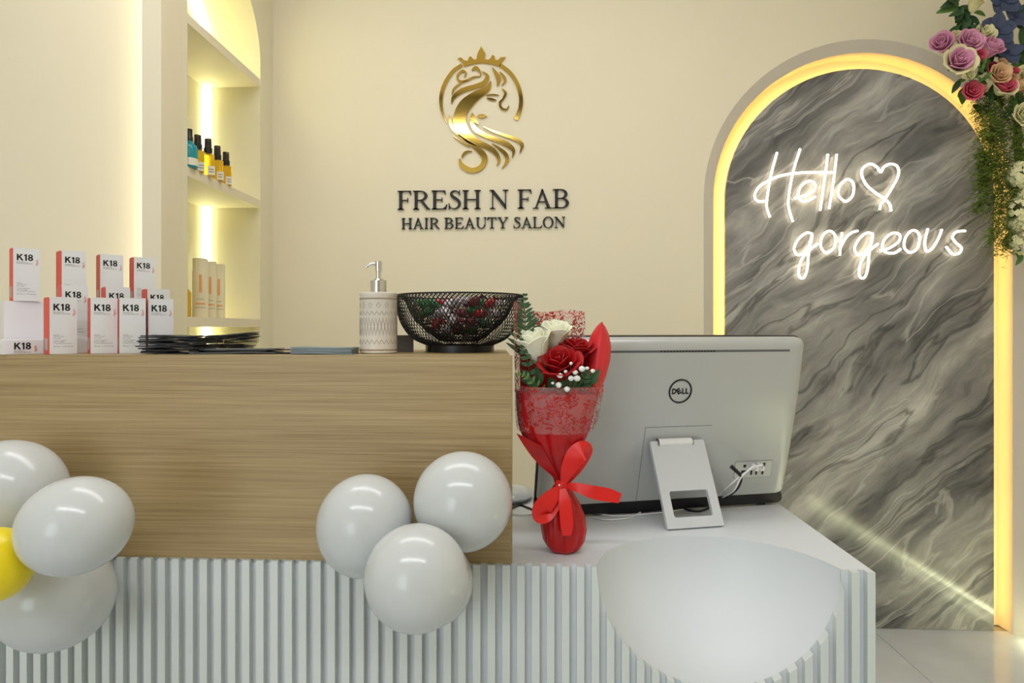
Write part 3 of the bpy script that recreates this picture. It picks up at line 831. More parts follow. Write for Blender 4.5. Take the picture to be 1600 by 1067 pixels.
# ================================================================== all-in-one computer seen from behind
AZM = math.atan2(0.27, 0.963)
pc = empty('desktop_computer', (0.0, 1.432, ZD), AZM, 'silver all-in-one computer seen from behind, leaning on a kickstand', 'computer')
TAU = math.radians(12.65)
RX = Matrix.Rotation(TAU, 4, 'X')
def rrect(x0, z0, x1, z1, r, n=6, bulge=0.0):
    pts = []
    for cx, cz, a0 in ((x1 - r, z0 + r, -90), (x1 - r, z1 - r, 0), (x0 + r, z1 - r, 90), (x0 + r, z0 + r, 180)):
        for k in range(n + 1):
            a = math.radians(a0 + 90 * k / n); pts.append((cx + r * math.cos(a), cz + r * math.sin(a)))
        if a0 == -90 and bulge:
            for k in range(1, 6):
                q = k / 6; pts.append((x1 + bulge * math.sin(math.pi * q), z0 + r + (z1 - z0 - 2 * r) * q))
    return pts
def loft(layers, mpf):
    """layers: list of (outline, depth); outlines with equal counts, first and last capped"""
    b = MB(); n = len(layers[0][0]); vs = []; fs = []
    for o, d in layers: vs += [mpf(p[0], p[1], d) for p in o]
    for j in range(len(layers) - 1):
        for k in range(n):
            a = j * n + k; c = j * n + (k + 1) % n
            fs.append((a, c, c + n, a + n))
    fs.append(tuple(range(n - 1, -1, -1))); fs.append(tuple((len(layers) - 1) * n + k for k in range(n)))
    return b.add(vs, fs)
PW, PH = 0.576, 0.392
loc = lambda x, z, d: tuple(RX @ Vector((x, d, z)))
def shell(z0, z1, r, b):
    return [(rrect(0.001, z0, PW - 0.001, z1, r, bulge=b), 0.0), (rrect(0.001, z0, PW - 0.001, z1, r, bulge=b), -0.018),
            (rrect(0.004, z0 + 0.001, PW - 0.004, z1 - 0.003, r, bulge=b), -0.026), (rrect(0.012, z0 + 0.002, PW - 0.012, z1 - 0.009, r, bulge=b), -0.0315),
            (rrect(0.024, z0 + 0.003, PW - 0.024, z1 - 0.02, r, bulge=b), -0.033)]
loft(shell(0.036, PH, 0.012, 0.004), loc).build('back_shell', M_SILVER, pc, smooth=True, angle=35, local=True)
loft([(rrect(-0.001, 0.010, PW + 0.001, 0.0362, 0.010), 0.0), (rrect(-0.001, 0.010, PW + 0.001, 0.0362, 0.010), -0.020), (rrect(0.004, 0.012, PW - 0.004, 0.0362, 0.010), -0.028)], loc).build('base_strip', M_BLACK, pc, smooth=True, angle=35, local=True)
loft([(rrect(-0.002, 0.010, PW + 0.002, PH + 0.002, 0.013), 0.007), (rrect(-0.002, 0.010, PW + 0.002, PH + 0.002, 0.013), 0.0)], loc).build('screen', M_BLACK, pc, local=True)
for x in (0.06, 0.52): MB().box(x, -0.018, 0.0, x + 0.02, 0.002, 0.012).build('rubber_foot', M_BLACK, pc, local=True)
M_SLOT = mat('dark_grey_slot', s2l(96, 97, 97), 0.5, noise=0.05)
# vent slot along the top
loft([(rrect(0.05, 0.3665, 0.535, 0.371, 0.002, 3), -0.030), (rrect(0.05, 0.3665, 0.535, 0.371, 0.002, 3), -0.0334)], loc).build('vent_slot', M_SLOT, pc, local=True)
vb = MB()
for k in range(18):
    x = 0.235 + k * 0.007
    vb.add([loc(x, 0.3672, -0.0332), loc(x + 0.004, 0.3672, -0.0332), loc(x + 0.004, 0.3703, -0.0332), loc(x, 0.3703, -0.0332),
            loc(x, 0.3672, -0.0337), loc(x + 0.004, 0.3672, -0.0337), loc(x + 0.004, 0.3703, -0.0337), loc(x, 0.3703, -0.0337)],
           [(0,3,2,1),(4,5,6,7),(0,1,5,4),(1,2,6,5),(2,3,7,6),(3,0,4,7)])
vb.build('vent_holes', M_INK, pc, local=True)
# round maker's badge
bx_, bz_ = 0.289, 0.283
cir = lambda r, n=48: [(bx_ + r * math.cos(2 * math.pi * k / n), bz_ + r * math.sin(2 * math.pi * k / n)) for k in range(n)]
badge = MB().prism([cir(0.0262), cir(0.0232)[::-1]], loc, -0.0345, -0.0325).build('badge', M_INK, pc, local=True)
def fit(me, w, h):
    xs = [v.co.x for v in me.vertices]; ys = [v.co.y for v in me.vertices]
    x0, x1, y0, y1 = min(xs), max(xs), min(ys), max(ys)
    for v in me.vertices:
        v.co.x = (v.co.x - x0) / (x1 - x0) * w; v.co.y = (v.co.y - y0) / (y1 - y0) * h
    return me
def put_text(me, m, parent, fn, name='lettering', lab=None):
    """text mesh in XY -> mapped by fn(x, y, z) into the parent's local frame"""
    me2 = me.copy(); me2.name = name
    for v in me2.vertices: v.co = Vector(fn(v.co.x, v.co.y, v.co.z))
    me2.materials.clear(); me2.materials.append(m)
    o = bpy.data.objects.new(name, me2); COL.objects.link(o); par(o, parent, True)
    if lab: o['label'] = lab
    return o
for ch, dx, w, rot in (('D', -0.0190, 0.0100, 0), ('E', -0.0080, 0.0088, 28), ('L', 0.0036, 0.0072, 0), ('L', 0.0118, 0.0072, 0)):
    me = fit(text_mesh(ch, 1, 0.0, 0.045), w, 0.0125)
    ca, sa = math.cos(math.radians(rot)), math.sin(math.radians(rot))
    def fnn(x, y, z, dx=dx, w=w):
        x -= w / 2; y -= 0.00625
        xx, yy = x * ca - y * sa, x * sa + y * ca
        return loc(bx_ + dx + w / 2 + xx, bz_ + yy, -0.0340)
    put_text(me, M_INK, pc, fnn, 'badge_letter')
# panel outline round the kickstand
for a, b_ in (((0.214, 0.037), (0.219, 0.205)), ((0.219, 0.205), (0.372, 0.205))):
    MB().tube([loc(a[0], a[1], -0.0330), loc(b_[0], b_[1], -0.0330)], 0.0006, 4).build('panel_seam', M_SLOT, pc, local=True)
# kickstand
p0 = Vector((0, -0.152, 0.0)); p1 = Vector((0, -0.071, 0.160))
dv = (p1 - p0); Lk = dv.length; dv.normalize(); nv = Vector((0, -dv.z, dv.y))
def km(x, l, d): return tuple(p0 + Vector((x, 0, 0)) + dv * l + nv * d)
hole_ = [(0.2475, 0.022), (0.2475, 0.072), (0.3330, 0.072), (0.3330, 0.022)]
def rr_hole(x0, l0, x1, l1, r):
    return rrect(x0, l0, x1, l1, r, 4)
ko = rrect(0.2285, 0.0, 0.3515, Lk, 0.003, 4)
ks = MB().prism([ko, rr_hole(0.2475, 0.021, 0.3325, 0.074, 0.005)[::-1]], km, 0.0, 0.0085).build('kickstand', M_STAND, pc, local=True)
h_ = MB().tube([(0.2465, -0.0775, 0.1600), (0.3225, -0.0775, 0.1600)], 0.0088, 16).build('hinge', M_WPLAS, ks, smooth=True, angle=50, local=True)
for x in (0.2455, 0.3228):
    MB().tube([(x, -0.0775, 0.1600), (x + 0.0008, -0.0775, 0.1600)], 0.0092, 16).build('hinge_gap', M_SLOT, ks, local=True)
MB().box(0.2465, -0.070, 0.153, 0.3225, -0.058, 0.167).build('hinge_block', M_STAND, ks, local=True)
# port panel
loft([(rrect(0.4392, 0.0792, 0.5308, 0.1188, 0.003, 3), -0.030), (rrect(0.4392, 0.0792, 0.5308, 0.1188, 0.003, 3), -0.0333)], loc).build('panel_seam', M_SLOT, pc, local=True)
ppl = loft([(rrect(0.440, 0.080, 0.530, 0.118, 0.003, 3), -0.030), (rrect(0.440, 0.080, 0.530, 0.118, 0.003, 3), -0.0337)], loc).build('port_panel', M_SILVER, pc, local=True)
def pbox(x0, z0, x1, z1, d0, d1, m, nm):
    return loft([(rrect(x0, z0, x1, z1, min(x1 - x0, z1 - z0) * .2, 2), d0), (rrect(x0, z0, x1, z1, min(x1 - x0, z1 - z0) * .2, 2), d1)], loc).build(nm, m, ppl, local=True)
pbox(0.4600, 0.1045, 0.4665, 0.111, -0.033, -0.0342, M_INK, 'audio_jack')
pbox(0.4560, 0.087, 0.4680, 0.0975, -0.033, -0.0342, M_INK, 'network_port')
for x in (0.479, 0.4915, 0.507): pbox(x, 0.086, x + 0.0045, 0.0965, -0.033, -0.0342, M_INK, 'usb_port')
for x in (0.480, 0.4935, 0.509): pbox(x, 0.103, x + 0.0045, 0.1135, -0.033, -0.0342, M_INK, 'usb_port')
R_pc = wmat(pc)
def plug(x, z, m, lab):
    o = loft([(rrect(x, z, x + 0.008, z + 0.011, 0.002, 3), -0.0345), (rrect(x, z, x + 0.008, z + 0.011, 0.002, 3), -0.055)], lambda a, b, d: tuple(R_pc @ Vector(loc(a, b, d)))).build('cable_plug', m)
    return o
def cable(name, triples, r, m, label, group=None):
    pts = [tuple(PT(*t)) for t in triples]
    o = MB().tube(spline(pts, 6), r, 6).build(name, m, smooth=True, angle=60)
    return tag(o, label, 'cable', group)
td = lambda py: 0.3945 * F / (py - CY)
def usb_cable(x, z, triples, label):
    e = empty('usb_cable', PT(*triples[-1]), 0, label, 'cable', 'white cables of the computer')
    o = loft([(rrect(x, z, x + 0.0085, z + 0.0115, 0.002, 3), -0.0345), (rrect(x, z, x + 0.0085, z + 0.0115, 0.002, 3), -0.052)], lambda a, b, d: tuple(R_pc @ Vector(loc(a, b, d)))).build('plug', M_WPLAS, e)
    s = R_pc @ Vector(loc(x + 0.004, z + 0.0055, -0.051))
    pts = [tuple(s)] + [tuple(PT(*t)) for t in triples]
    MB().tube(spline(pts, 7), 0.0017, 6).build('cord', M_WPLAS, e, smooth=True, angle=60)
usb_cable(0.478, 0.1025, [(1178, 728, 1.40), (1158, 746, 1.40), (1145, 768, 1.42), (1115, 782, td(782) - .02), (1078, 790, td(790)), (1045, 794, td(794)), (1030, 786, td(790)), (1010, 795, td(795)), (985, 808, td(808)), (950, 812, td(812)), (925, 808, td(808))],
          'white cable plugged in nearest the kickstand, running under it across the desk')
usb_cable(0.4915, 0.1025, [(1190, 726, 1.41), (1165, 738, 1.41), (1140, 758, 1.42), (1105, 786, td(786)), (1060, 797, td(797)), (1010, 803, td(803)), (960, 806, td(806)), (925, 800, td(800))],
          'white cable from the outer white plug at the port panel')
e = empty('power_cable', PT(1080, 800, td(800)), 0, 'black power cable with angled plug at the computer ports', 'cable')
bp = [R_pc @ Vector(loc(0.452, 0.092, -0.034)), R_pc @ Vector(loc(0.443, 0.099, -0.050))]
MB().tube([tuple(PT(1142, 728, 1.41)), tuple(PT(1157, 742, 1.405))], [0.0042, 0.0036], 8).build('plug', M_BLACK, e)
MB().tube(spline([tuple(PT(*t)) for t in [(1157, 742, 1.405), (1158, 752, 1.405), (1148, 768, 1.42), (1125, 783, td(783) - .02), (1100, 797, td(797)), (1080, 798, td(798)), (1055, 792, td(792)), (1000, 800, td(800)), (940, 800, td(800)), (905, 797, td(797))]], 6), 0.0023, 7).build('cord', M_BLACK, e, smooth=True, angle=60)
# odds and ends on the desk between counter end and computer
c_ = PZ(814, 778, ZD)
o = MB().lathe([(0.002, 0.0), (0.05, 0.002), (0.062, 0.012), (0.056, 0.022), (0.03, 0.030), (0.002, 0.033)], 24, wob=lambda a, z: 0.06 * math.sin(3 * a + 40 * z) + 0.03 * math.sin(7 * a)).xf(Matrix.Translation((c_.x - 0.02, 1.572, ZD)) @ Matrix.Diagonal((0.8, 1.0, 1.0, 1))).build('plastic_packet', mat('grey_clear_plastic', s2l(196, 200, 200), 0.15, noise=0.1, nscale=30), smooth=True, angle=60)
tag(o, 'grey glossy packet on the desk between wooden counter and computer', 'packet')
pl_ = [PZ(x, y, ZD) for x, y in ((801, 806), (836, 805), (834, 790), (818, 788), (801, 790))]
cable('black_cord', [(800, 794, td(794)), (812, 789, td(789)), (822, 792, td(792)), (840, 799, td(799))], 0.0022, M_BLACK, 'thin black cord by the corner of the computer at the counter end')
cable('white_cord', [(800, 803, td(803)), (815, 805, td(805)), (838, 803, td(803))], 0.0018, M_WPLAS, 'short white cord by the lower left corner of the computer', 'white cables of the computer')

# ================================================================== bouquet
BY = 1.205
K = BY / F
def bq(px, py, dy=0.0):
    p = PY(px, py, BY); return Vector((p.x, BY + dy, p.z))
bqt = empty('rose_bouquet', bq(880, 864), 0, 'bouquet of red and white roses in red wrap tied with a ribbon', 'bouquet')
def pleated(rows, nfold, amp, n=56, dr=0.8, seed=1):
    rnd = random.Random(seed); ph = rnd.uniform(0, 6)
    def fn(u, v):
        q = v * (len(rows) - 1); i = min(int(q), len(rows) - 2); f = q - i
        py = rows[i][0] * (1 - f) + rows[i + 1][0] * f; cx = rows[i][1] * (1 - f) + rows[i + 1][1] * f; hw = rows[i][2] * (1 - f) + rows[i + 1][2] * f
        a = 2 * math.pi * u
        w = hw * (1 + amp * math.sin(nfold * a + ph + 2.2 * v) + amp * .6 * math.sin((nfold * 2 + 1) * a + 3 * v))
        p = bq(cx, py); return Vector((p.x + w * K * math.cos(a), BY + w * K * dr * math.sin(a), p.z))
    return fn
zb_ = ZD + 0.0006
base_rows = [(756, 877, 10), (768, 877, 17), (785, 877, 26), (805, 879, 32), (828, 881, 33), (845, 881, 30), (857, 881, 23), (864, 881, 12), (864.6, 881, 3)]
def clampz(fn): 
    def g(u, v):
        p = fn(u, v); p.z = max(p.z, zb_); return p
    return g
MB().grid(clampz(pleated(base_rows, 6, 0.07, seed=3)), 60, 30, True).build('wrap_foot', M_REDWRAP, bqt, smooth=True, angle=60)
cone_rows = [(757, 877, 9), (745, 876, 12), (725, 871, 24), (705, 867, 37), (685, 866, 47), (668, 867, 54), (640, 869, 60), (612, 872, 64)]
MB().grid(pleated(cone_rows, 7, 0.055, seed=5), 72, 30, True).build('wrap_cone', M_REDWRAP, bqt, smooth=True, angle=60)
# left corner of the wrap sticks out
def corner(u, v):
    a = Vector((877, 752)); tip = Vector((808, 671)); inn = Vector((846, 690))
    L = a.lerp(tip, v) + Vector((-5, 5)) * math.sin(math.pi * v); R = a.lerp(inn, v)
    q = L.lerp(R, u); return bq(q.x, q.y, -0.036 * v - 0.008)
MB().sheet(corner, 8, 10, 0.0006).build('wrap_corner', M_REDWRAP, bqt, smooth=True, angle=60)
# transparent printed film band around the cone
rows_l = [(672, 867, 57), (655, 869, 62), (630, 870, 66), (601, 873, 69)]
fl_ = pleated(rows_l, 4, 0.03, seed=8)
MB().grid(lambda u, v: fl_(-0.06 - 0.40 * u, v) if False else fl_(0.46 + 0.58 * u, v), 60, 12).build('lace_film', M_LACE, bqt, smooth=True, angle=60, fixn=False)
def lace_back(u, v):
    return bq(832 + 86 * u, 600 - 116 * v + 2 * math.sin(7 * u), 0.062 + 0.014 * math.sin(3 * u) - 0.008 * v)
MB().sheet(lace_back, 12, 10, 0.0004).build('lace_film', M_LACE, bqt, smooth=True, angle=60)
def lace_left(u, v):
    w = 8 + 11 * v
    return bq(803 + w * u + (1 - v) * 3, 640 - 168 * v + (14 * u * u) * v, -0.03 + 0.075 * u)
MB().sheet(lace_left, 6, 12, 0.0004).build('lace_film', M_LACE, bqt, smooth=True, angle=60)
def inner_back(u, v):
    return bq(812 + 112 * u, 640 - 88 * v + 6 * math.sin(5 * u), 0.030 + 0.022 * math.sin(math.pi * u))
MB().sheet(inner_back, 14, 8, 0.0005).build('wrap_sheet', M_REDWRAP, bqt, smooth=True, angle=60)
def zig(p0, p1, n, amp, dy0, dy1):
    out = []
    for k in range(n + 1):
        q = k / n; out.append(tuple(bq(p0[0] + (p1[0] - p0[0]) * q, p0[1] + (p1[1] - p0[1]) * q + amp * (-1) ** k, dy0 + (dy1 - dy0) * q)))
    return spline(out, 4)
for yy in (488.0, 494.5):
    MB().tube(zig((836, yy), (916, yy), 15, 2.0, 0.053, 0.053), 0.0005, 4).build('wavy_print_line', M_REDPAPER, bqt)
wl = []
for k in range(23):
    p = fl_(0.50 + 0.50 * k / 22, 0.90 + 0.035 * (-1) ** k); wl.append((p.x, p.y - 0.0008, p.z))
MB().tube(spline(wl, 4), 0.0005, 4).build('wavy_print_line', M_REDPAPER, bqt)
# red paper petal at the right
def rpet(u, v):
    prof = [(0, 13, 927), (0.2, 16.5, 932), (0.45, 20, 936), (0.65, 19, 938.5), (0.82, 14, 940), (0.93, 7.5, 941.5), (1, 0.6, 942)]
    for i in range(len(prof) - 1):
        if prof[i][0] <= v <= prof[i + 1][0]:
            f = (v - prof[i][0]) / (prof[i + 1][0] - prof[i][0]); hw = prof[i][1] * (1 - f) + prof[i + 1][1] * f; cx = prof[i][2] * (1 - f) + prof[i + 1][2] * f; break
    t = 2 * u - 1
    return bq(cx + hw * t, 612 - 109 * v, 0.02 - 0.022 * (1 - t * t) + 0.01 * v)
MB().sheet(rpet, 10, 16, 0.0006).build('paper_leaf', M_REDPAPER, bqt, smooth=True, angle=60)
rr = random.Random(21)
rose(bqt, bq(838, 546, -0.012), 31 * K, (-0.30, -0.30, 1), M_ROSE_W, LAYBUD, label='cream white rose at the front', rnd=rr, depth=1.15)
rose(bqt, bq(867, 530, 0.025), 29 * K, (0.12, -0.30, 1), M_ROSE_W, LAYBUD, label='cream white rose behind', rnd=rr, depth=1.15)
rose(bqt, bq(874, 574, -0.030), 34 * K, (-0.08, -0.62, 0.85), M_ROSE_R, LAY, label='deep red rose at the front', rnd=rr)
rose(bqt, bq(901, 552, 0.012), 29 * K, (0.12, -0.22, 1), M_ROSE_R, LAY, label='deep red rose at the right', rnd=rr)
def frond(parent, pts, L, W_, n, m, facing=(0, -1, 0.2), name='fern_frond'):
    sp = [Vector(p) for p in spline([tuple(p) for p in pts], 8)]
    b = MB().tube(sp, 0.0007, 5)
    f = Vector(facing)
    for k in range(1, n + 1):
        q = k / (n + 0.3); i = min(int(q * (len(sp) - 1)), len(sp) - 2)
        t = (sp[i + 1] - sp[i]).normalized(); side = t.cross(f).normalized()
        ll = L * max(0.12, 1.05 - q)
        for s in (-1, 1):
            y = (side * s + t * 0.75).normalized(); z = (f - y * f.dot(y)).normalized(); x = y.cross(z)
            Mx = Matrix.Translation(sp[i]) @ Matrix((x, y, z)).transposed().to_4x4()
            b.add(*(lambda q_: ([tuple(Mx @ Vector(v)) for v in q_.v], q_.f))(leaf_sheet(ll, W_ * (1.1 - .5 * q), 0.1, 0.12, 2, 4)))
    return b.build(name, m, parent, smooth=True, angle=60)
frond(bqt, [bq(824, 560, 0.0), bq(822, 520, -0.005), bq(820, 490, -0.008), bq(820.5, 460, -0.012)], 0.046, 0.0095, 13, M_LEAF)
frond(bqt, [bq(850, 618, -0.01), bq(835, 596, -0.045), bq(820, 583, -0.05), bq(806, 581, -0.052)], 0.018, 0.006, 7, M_LEAF2)
frond(bqt, [bq(830, 605, -0.02), bq(826, 570, -0.03), bq(818, 545, -0.03), bq(814, 520, -0.03)], 0.020, 0.010, 8, M_LEAF)
frond(bqt, [bq(905, 612, -0.03), bq(910, 590, -0.04), bq(916, 575, -0.04)], 0.022, 0.010, 5, M_LEAF)
for (x, y, dx, dz) in ((845, 590, -.2, 1), (860, 600, .1, 1), (890, 600, .25, 1), (905, 598, .4, .9), (878, 604, 0, 1), (838, 600, -.5, .8), (850, 575, -.3, 1), (916, 592, .6, .8)):
    leaf(bqt, bq(x, y + 8, -0.030), (dx, -0.12, dz), (0, -1, .15), 0.034, 0.017, M_LEAF)
leaf(bqt, bq(928, 602, -0.03), (0.25, 0, 1), (0, -1, 0), 0.032, 0.004, M_LEAF2)
for i, (x, y, r) in enumerate([(889,565,2.6),(905,573,4.6),(895,578,3.8),(889,587,4.4),(898,587,4.8),(873,583,4.2),(871,597,4.8),(883,603,4.4),(921,576,3.2),(881,577,2.8),(862,594,2.2),(913,572,2.6)]):
    c = bq(x, y, -0.066)
    blm = MB().lathe([(0.1, -0.9), (0.6, -0.7), (1.0, 0.0), (0.75, 0.65), (0.1, 0.95)], 12, wob=lambda a, z, i=i: 0.22 * math.sin(5 * a + i) ).xf(Matrix.Translation(c) @ Matrix.Scale(r * K, 4)).build('tiny_white_bloom', M_GYPS, bqt, smooth=True, angle=50)
    MB().tube(spline([tuple(c), tuple(bq(x * .6 + 886 * .4, y + 14, -0.058)), tuple(bq(886, 622, -0.035))], 5), 0.0005, 4).build('stalk', M_STEM, blm)
# ribbon bow
def ribbon3(path, nm, m=M_RED, parent=bqt, n=6):
    S = spline(path, n)
    C = [bq(p[0], p[1], p[2]) for p in S]
    def fn(u, v):
        q = v * (len(S) - 1); i = min(int(q), len(S) - 2); f = q - i
        c = C[i].lerp(C[i + 1], f); a = S[max(i - 1, 0)]; b = S[min(i + 2, len(S) - 1)]
        dx, dz = b[0] - a[0], -(b[1] - a[1]); l = math.hypot(dx, dz) or 1
        w = (S[i][3] * (1 - f) + S[i + 1][3] * f) * K; tw = S[i][4]
        per = Vector((-dz / l, tw, dx / l)).normalized()
        return c + per * (u - .5) * w
    return MB().sheet(fn, 6, len(S) * 2, 0.0007).build(nm, m, parent, smooth=True, angle=60)
kn = ribbon3([(868, 752, -0.018, 12, 0), (877, 754, -0.024, 14, 0), (888, 757, -0.018, 12, 0)], 'bow_knot')
MB().lathe([(0.002, -.012), (.010, -.009), (.0125, 0), (.010, .009), (.002, .012)], 18).xf(Matrix.Translation(bq(877, 755, 0))).build('bow_knot', M_RED, bqt, smooth=True, angle=60)
ribbon3([(879, 752, -0.022, 8, 0), (886, 728, -0.034, 22, .2), (897, 706, -0.042, 30, .4), (908, 697, -0.040, 30, .6), (912, 702, -0.028, 26, .5), (902, 725, -0.018, 20, .3), (884, 752, -0.014, 8, 0)], 'bow_loop')
ribbon3([(875, 757, -0.022, 8, 0), (862, 768, -0.036, 24, .2), (848, 782, -0.044, 32, .4), (846, 794, -0.040, 30, .6), (856, 793, -0.032, 24, .5), (868, 778, -0.026, 18, .3), (879, 760, -0.020, 8, 0)], 'bow_loop')
ribbon3([(884, 754, -0.020, 8, 0), (902, 756, -0.030, 15, .2), (925, 762, -0.034, 20, .1), (948, 767, -0.030, 20, .2), (966, 773, -0.026, 15, .1)], 'bow_tail')
ribbon3([(878, 758, -0.026, 9, 0), (881, 775, -0.036, 18, .1), (883, 795, -0.042, 20, .2), (884, 812, -0.042, 19, .1), (884, 826, -0.040, 12, 0)], 'bow_tail')
MB().lathe([(.0005, -.0019), (.0016, -.001), (.0019, 0), (.0016, .001), (.0005, .0019)], 10).xf(Matrix.Translation(bq(873, 752, -0.029))).build('pearl_pin', M_WPLAS, bqt, smooth=True, angle=60)

# ================================================================== balloons
def balloon(px, py, rx, ry, t, m, label, group, axis=(0, -1, 0.25), roll=0.0):
    c = PT(px, py, t); R = (rx + ry) / 2 * t / F
    e = empty('balloon', (c.x, c.y, c.z - R), 0, label, 'balloon', group)
    prof = []
    for k in range(25):
        a = math.pi * k / 24
        z = -math.cos(a); r = math.sin(a)
        taper = 1 - 0.10 * max(0, -z) ** 1.5
        prof.append((max(r * taper, 0.004), z * (1.06 if z < 0 else 1.0)))
    M = Matrix.Translation(c) @ Matrix.Rotation(roll, 4, 'Y') @ Matrix.Diagonal((rx / ((rx + ry) / 2), 1, ry / ((rx + ry) / 2), 1)) @ Vector(axis).normalized().to_track_quat('Z', 'Y').to_matrix().to_4x4() @ Matrix.Scale(R, 4)
    MB().lathe(prof, 48).xf(M).build('body', m, e, smooth=True, angle=60)
    MB().lathe([(0.02, -1.03), (0.05, -1.07), (0.03, -1.10), (0.07, -1.16), (0.02, -1.15)], 14).xf(M).build('knot', m, e, smooth=True, angle=60)
GL = 'balloon flower at the left'; GR = 'balloon cluster on the counter corner'
ax = lambda x, z: (x, -1, z)
balloon(12, 771, 86, 83, 1.072, M_BALLOON, 'white balloon cut by the left picture edge, above the yellow one', GL, ax(-.1, .5))
balloon(118, 821, 84, 75, 0.955, M_BALLOON, 'frontmost white oval balloon beside the yellow balloon', GL, ax(.5, .1), roll=math.radians(-14))
balloon(86, 930, 87, 82, 1.072, M_BALLOON, 'white balloon below the yellow one, partly behind the oval balloon', GL, ax(.1, -.4))
balloon(-9, 882, 57, 57, 0.945, M_YBALLOON, 'yellow balloon at the left picture edge', GL, ax(0, 0))
balloon(571, 821, 75, 79, 1.050, M_BALLOON, 'white balloon in front of the oak panel, left of the corner cluster', GR, ax(-.3, .3))
balloon(723, 783, 77, 77, 1.050, M_BALLOON, 'highest white balloon at the corner of the oak counter', GR, ax(.3, .4))
balloon(651, 902, 81, 82, 0.935, M_BALLOON, 'lowest white balloon of the corner cluster, in front of the others', GR, ax(0, .1))
balloon(677, 909, 62, 66, 1.062, M_BALLOON, 'white balloon almost hidden behind the lowest one of the corner cluster', GR, ax(.2, -.2))
# ================================================================== hair mask cartons and their display riser
BW, BD, BH = 0.0435, 0.036, 0.102
def logo_mesh():
    b = MB(); mp2 = lambda x, y, d: (x, y, d)
    polys = [rect(0, 0, .22, 1), [(.18, .50), (.22, .36), (.60, 1.0), (.60, 1.0)][:3], [(.20, .62), (.20, .34), (.34, .46), (.80, 1.0), (.52, 1.0)], [(.26, .52), (.42, .66), (.86, 0), (.59, 0)],
             [(.92, .86), (.92, .66), (1.06, .74), (1.06, 0), (1.28, 0), (1.28, 1.0), (1.12, 1.0)]]
    polys += halfring(1.74, .73, .30, .28, .12, .11, 0, 360, n=20) + halfring(1.74, .28, .34, .295, .13, .11, 0, 360, n=20)
    del polys[1]
    vs = []; fs = []
    for pg in polys:
        n0 = len(vs); vs += [(x, y, 0) for x, y in pg]
        for t in tessellate_polygon([[Vector((x, y, 0)) for x, y in pg]]): fs.append(tuple(n0 + i for i in t))
    me = bpy.data.meshes.new('lettering'); me.from_pydata(vs, [], fs); return me
t_k18 = fit(logo_mesh(), 0.0262, 0.0125)
t_b1 = fit(text_mesh('BIOMIMETIC', 1, 0.0, 0.0), 0.0165, 0.0016)
t_b2 = fit(text_mesh('HAIRSCIENCE', 1, 0.0, 0.0), 0.0255, 0.0016)
t_m1 = [fit(text_mesh(s, 1, 0.0, 0.0), w, h) for s, w, h in (('leave-in', .0090, .0017), ('molecular repair', .0165, .0019), ('hair mask', .0118, .0017), ('masque capillaire', .0205, .0020), ('sans rincage', .0165, .0018), ('a reparation moleculaire', .0295, .0020), ('50 ml / 1.7 fl oz liq', .0300, .0026))]
def carton_print(parent, x0, z0, y, small=True, s=1.0):
    f = lambda ox, oz: (lambda x, y_, z: (ox + x * s, y, oz + y_ * s))
    put_text(t_k18, M_INK, parent, f(x0, z0), 'lettering')
    put_text(t_b1, M_INKG, parent, f(x0, z0 - .0036 * s), 'small_print'); put_text(t_b2, M_INKG, parent, f(x0, z0 - .0062 * s), 'small_print')
    sq = [(.0335, .0035), (.031, .0015), (.034, -.0005), (.0315, -.003), (.0345, -.0045), (.0305, -.0065), (.033, -.0085)]
    b = MB(); b.tube([(x0 + a * s, y - .0001, z0 + c * s) for a, c in spline(sq, 5)], .00045, 4)
    b.build('squiggle_mark', M_CORAL_INK, parent, local=True)
    if small:
        for me, z in zip(t_m1, (.0335, .0305, .0277, .0230, .0205, .0178, .0120)):
            put_text(me, M_INKG, parent, f(x0, z), 'small_print')
def make_carton():
    e = empty('hair_mask_carton', (0, 0, 0))
    o = rrect(0.0006, 0.0, BW, BH, 0.0008, 2)
    loft([(rrect(0.0006, 0.0, BW, BH, 0.0010, 2), 0.0), (rrect(0.0006, 0.0, BW, BH, 0.0010, 2), BD)], lambda a, b, d: (a, d, b)).build('carton', M_CARTON, e, local=True)
    MB().prism([[(0.0006, 0.0), (BD - 0.0006, 0.0), (BD - 0.0006, BH - 0.003), (BD - 0.006, BH - 0.0005), (0.006, BH - 0.0005), (0.0006, BH - 0.003)]], lambda a, b, d: (d, a, b), 0.0, 0.0007).build('side_panel', M_CORAL, e, local=True)
    MB().box(-0.0002, 0.010, 0.007, 0.0003, 0.028, 0.028).build('sticker', M_GREYSTICK, e, local=True)
    carton_print(e, 0.0062, 0.0775, -0.0002)
    return e
def viewang(px):
    r = ray(px, CY); return -math.atan2(r.x, r.y)
proto = make_carton()
CT = [(77, 1.190, 14, ZT, 'white and coral hair mask carton on the counter, leftmost of the front row', 0), (141, 1.217, 7, ZT, 'white hair mask carton in the front row, second from the left', 0),
      (186, 1.231, 3.5, ZT, 'white hair mask carton in the front row, third from the left', 0), (231, 1.262, 7, ZT, 'white hair mask carton in the front row beside the black leaflets', 0),
      (96, 1.262, 10, ZT + .026, 'hair mask carton on the low step, leftmost of the middle row', 1), (165, 1.316, 13, ZT + .026, 'hair mask carton on the low step, centre of the middle row', 1), (230, 1.378, 17, ZT + .026, 'hair mask carton on the low step, rightmost of the middle row', 1),
      (20, 1.278, 9, ZT + .0986, 'hair mask carton standing alone at the left end of the high step', 2), (96, 1.326, 15, ZT + .0986, 'hair mask carton on the high step, second from the left', 2),
      (156, 1.393, 11, ZT + .0986, 'hair mask carton on the high step, third from the left', 2), (209, 1.446, 14, ZT + .0986, 'hair mask carton at the right end of the high step', 2)]
first = True
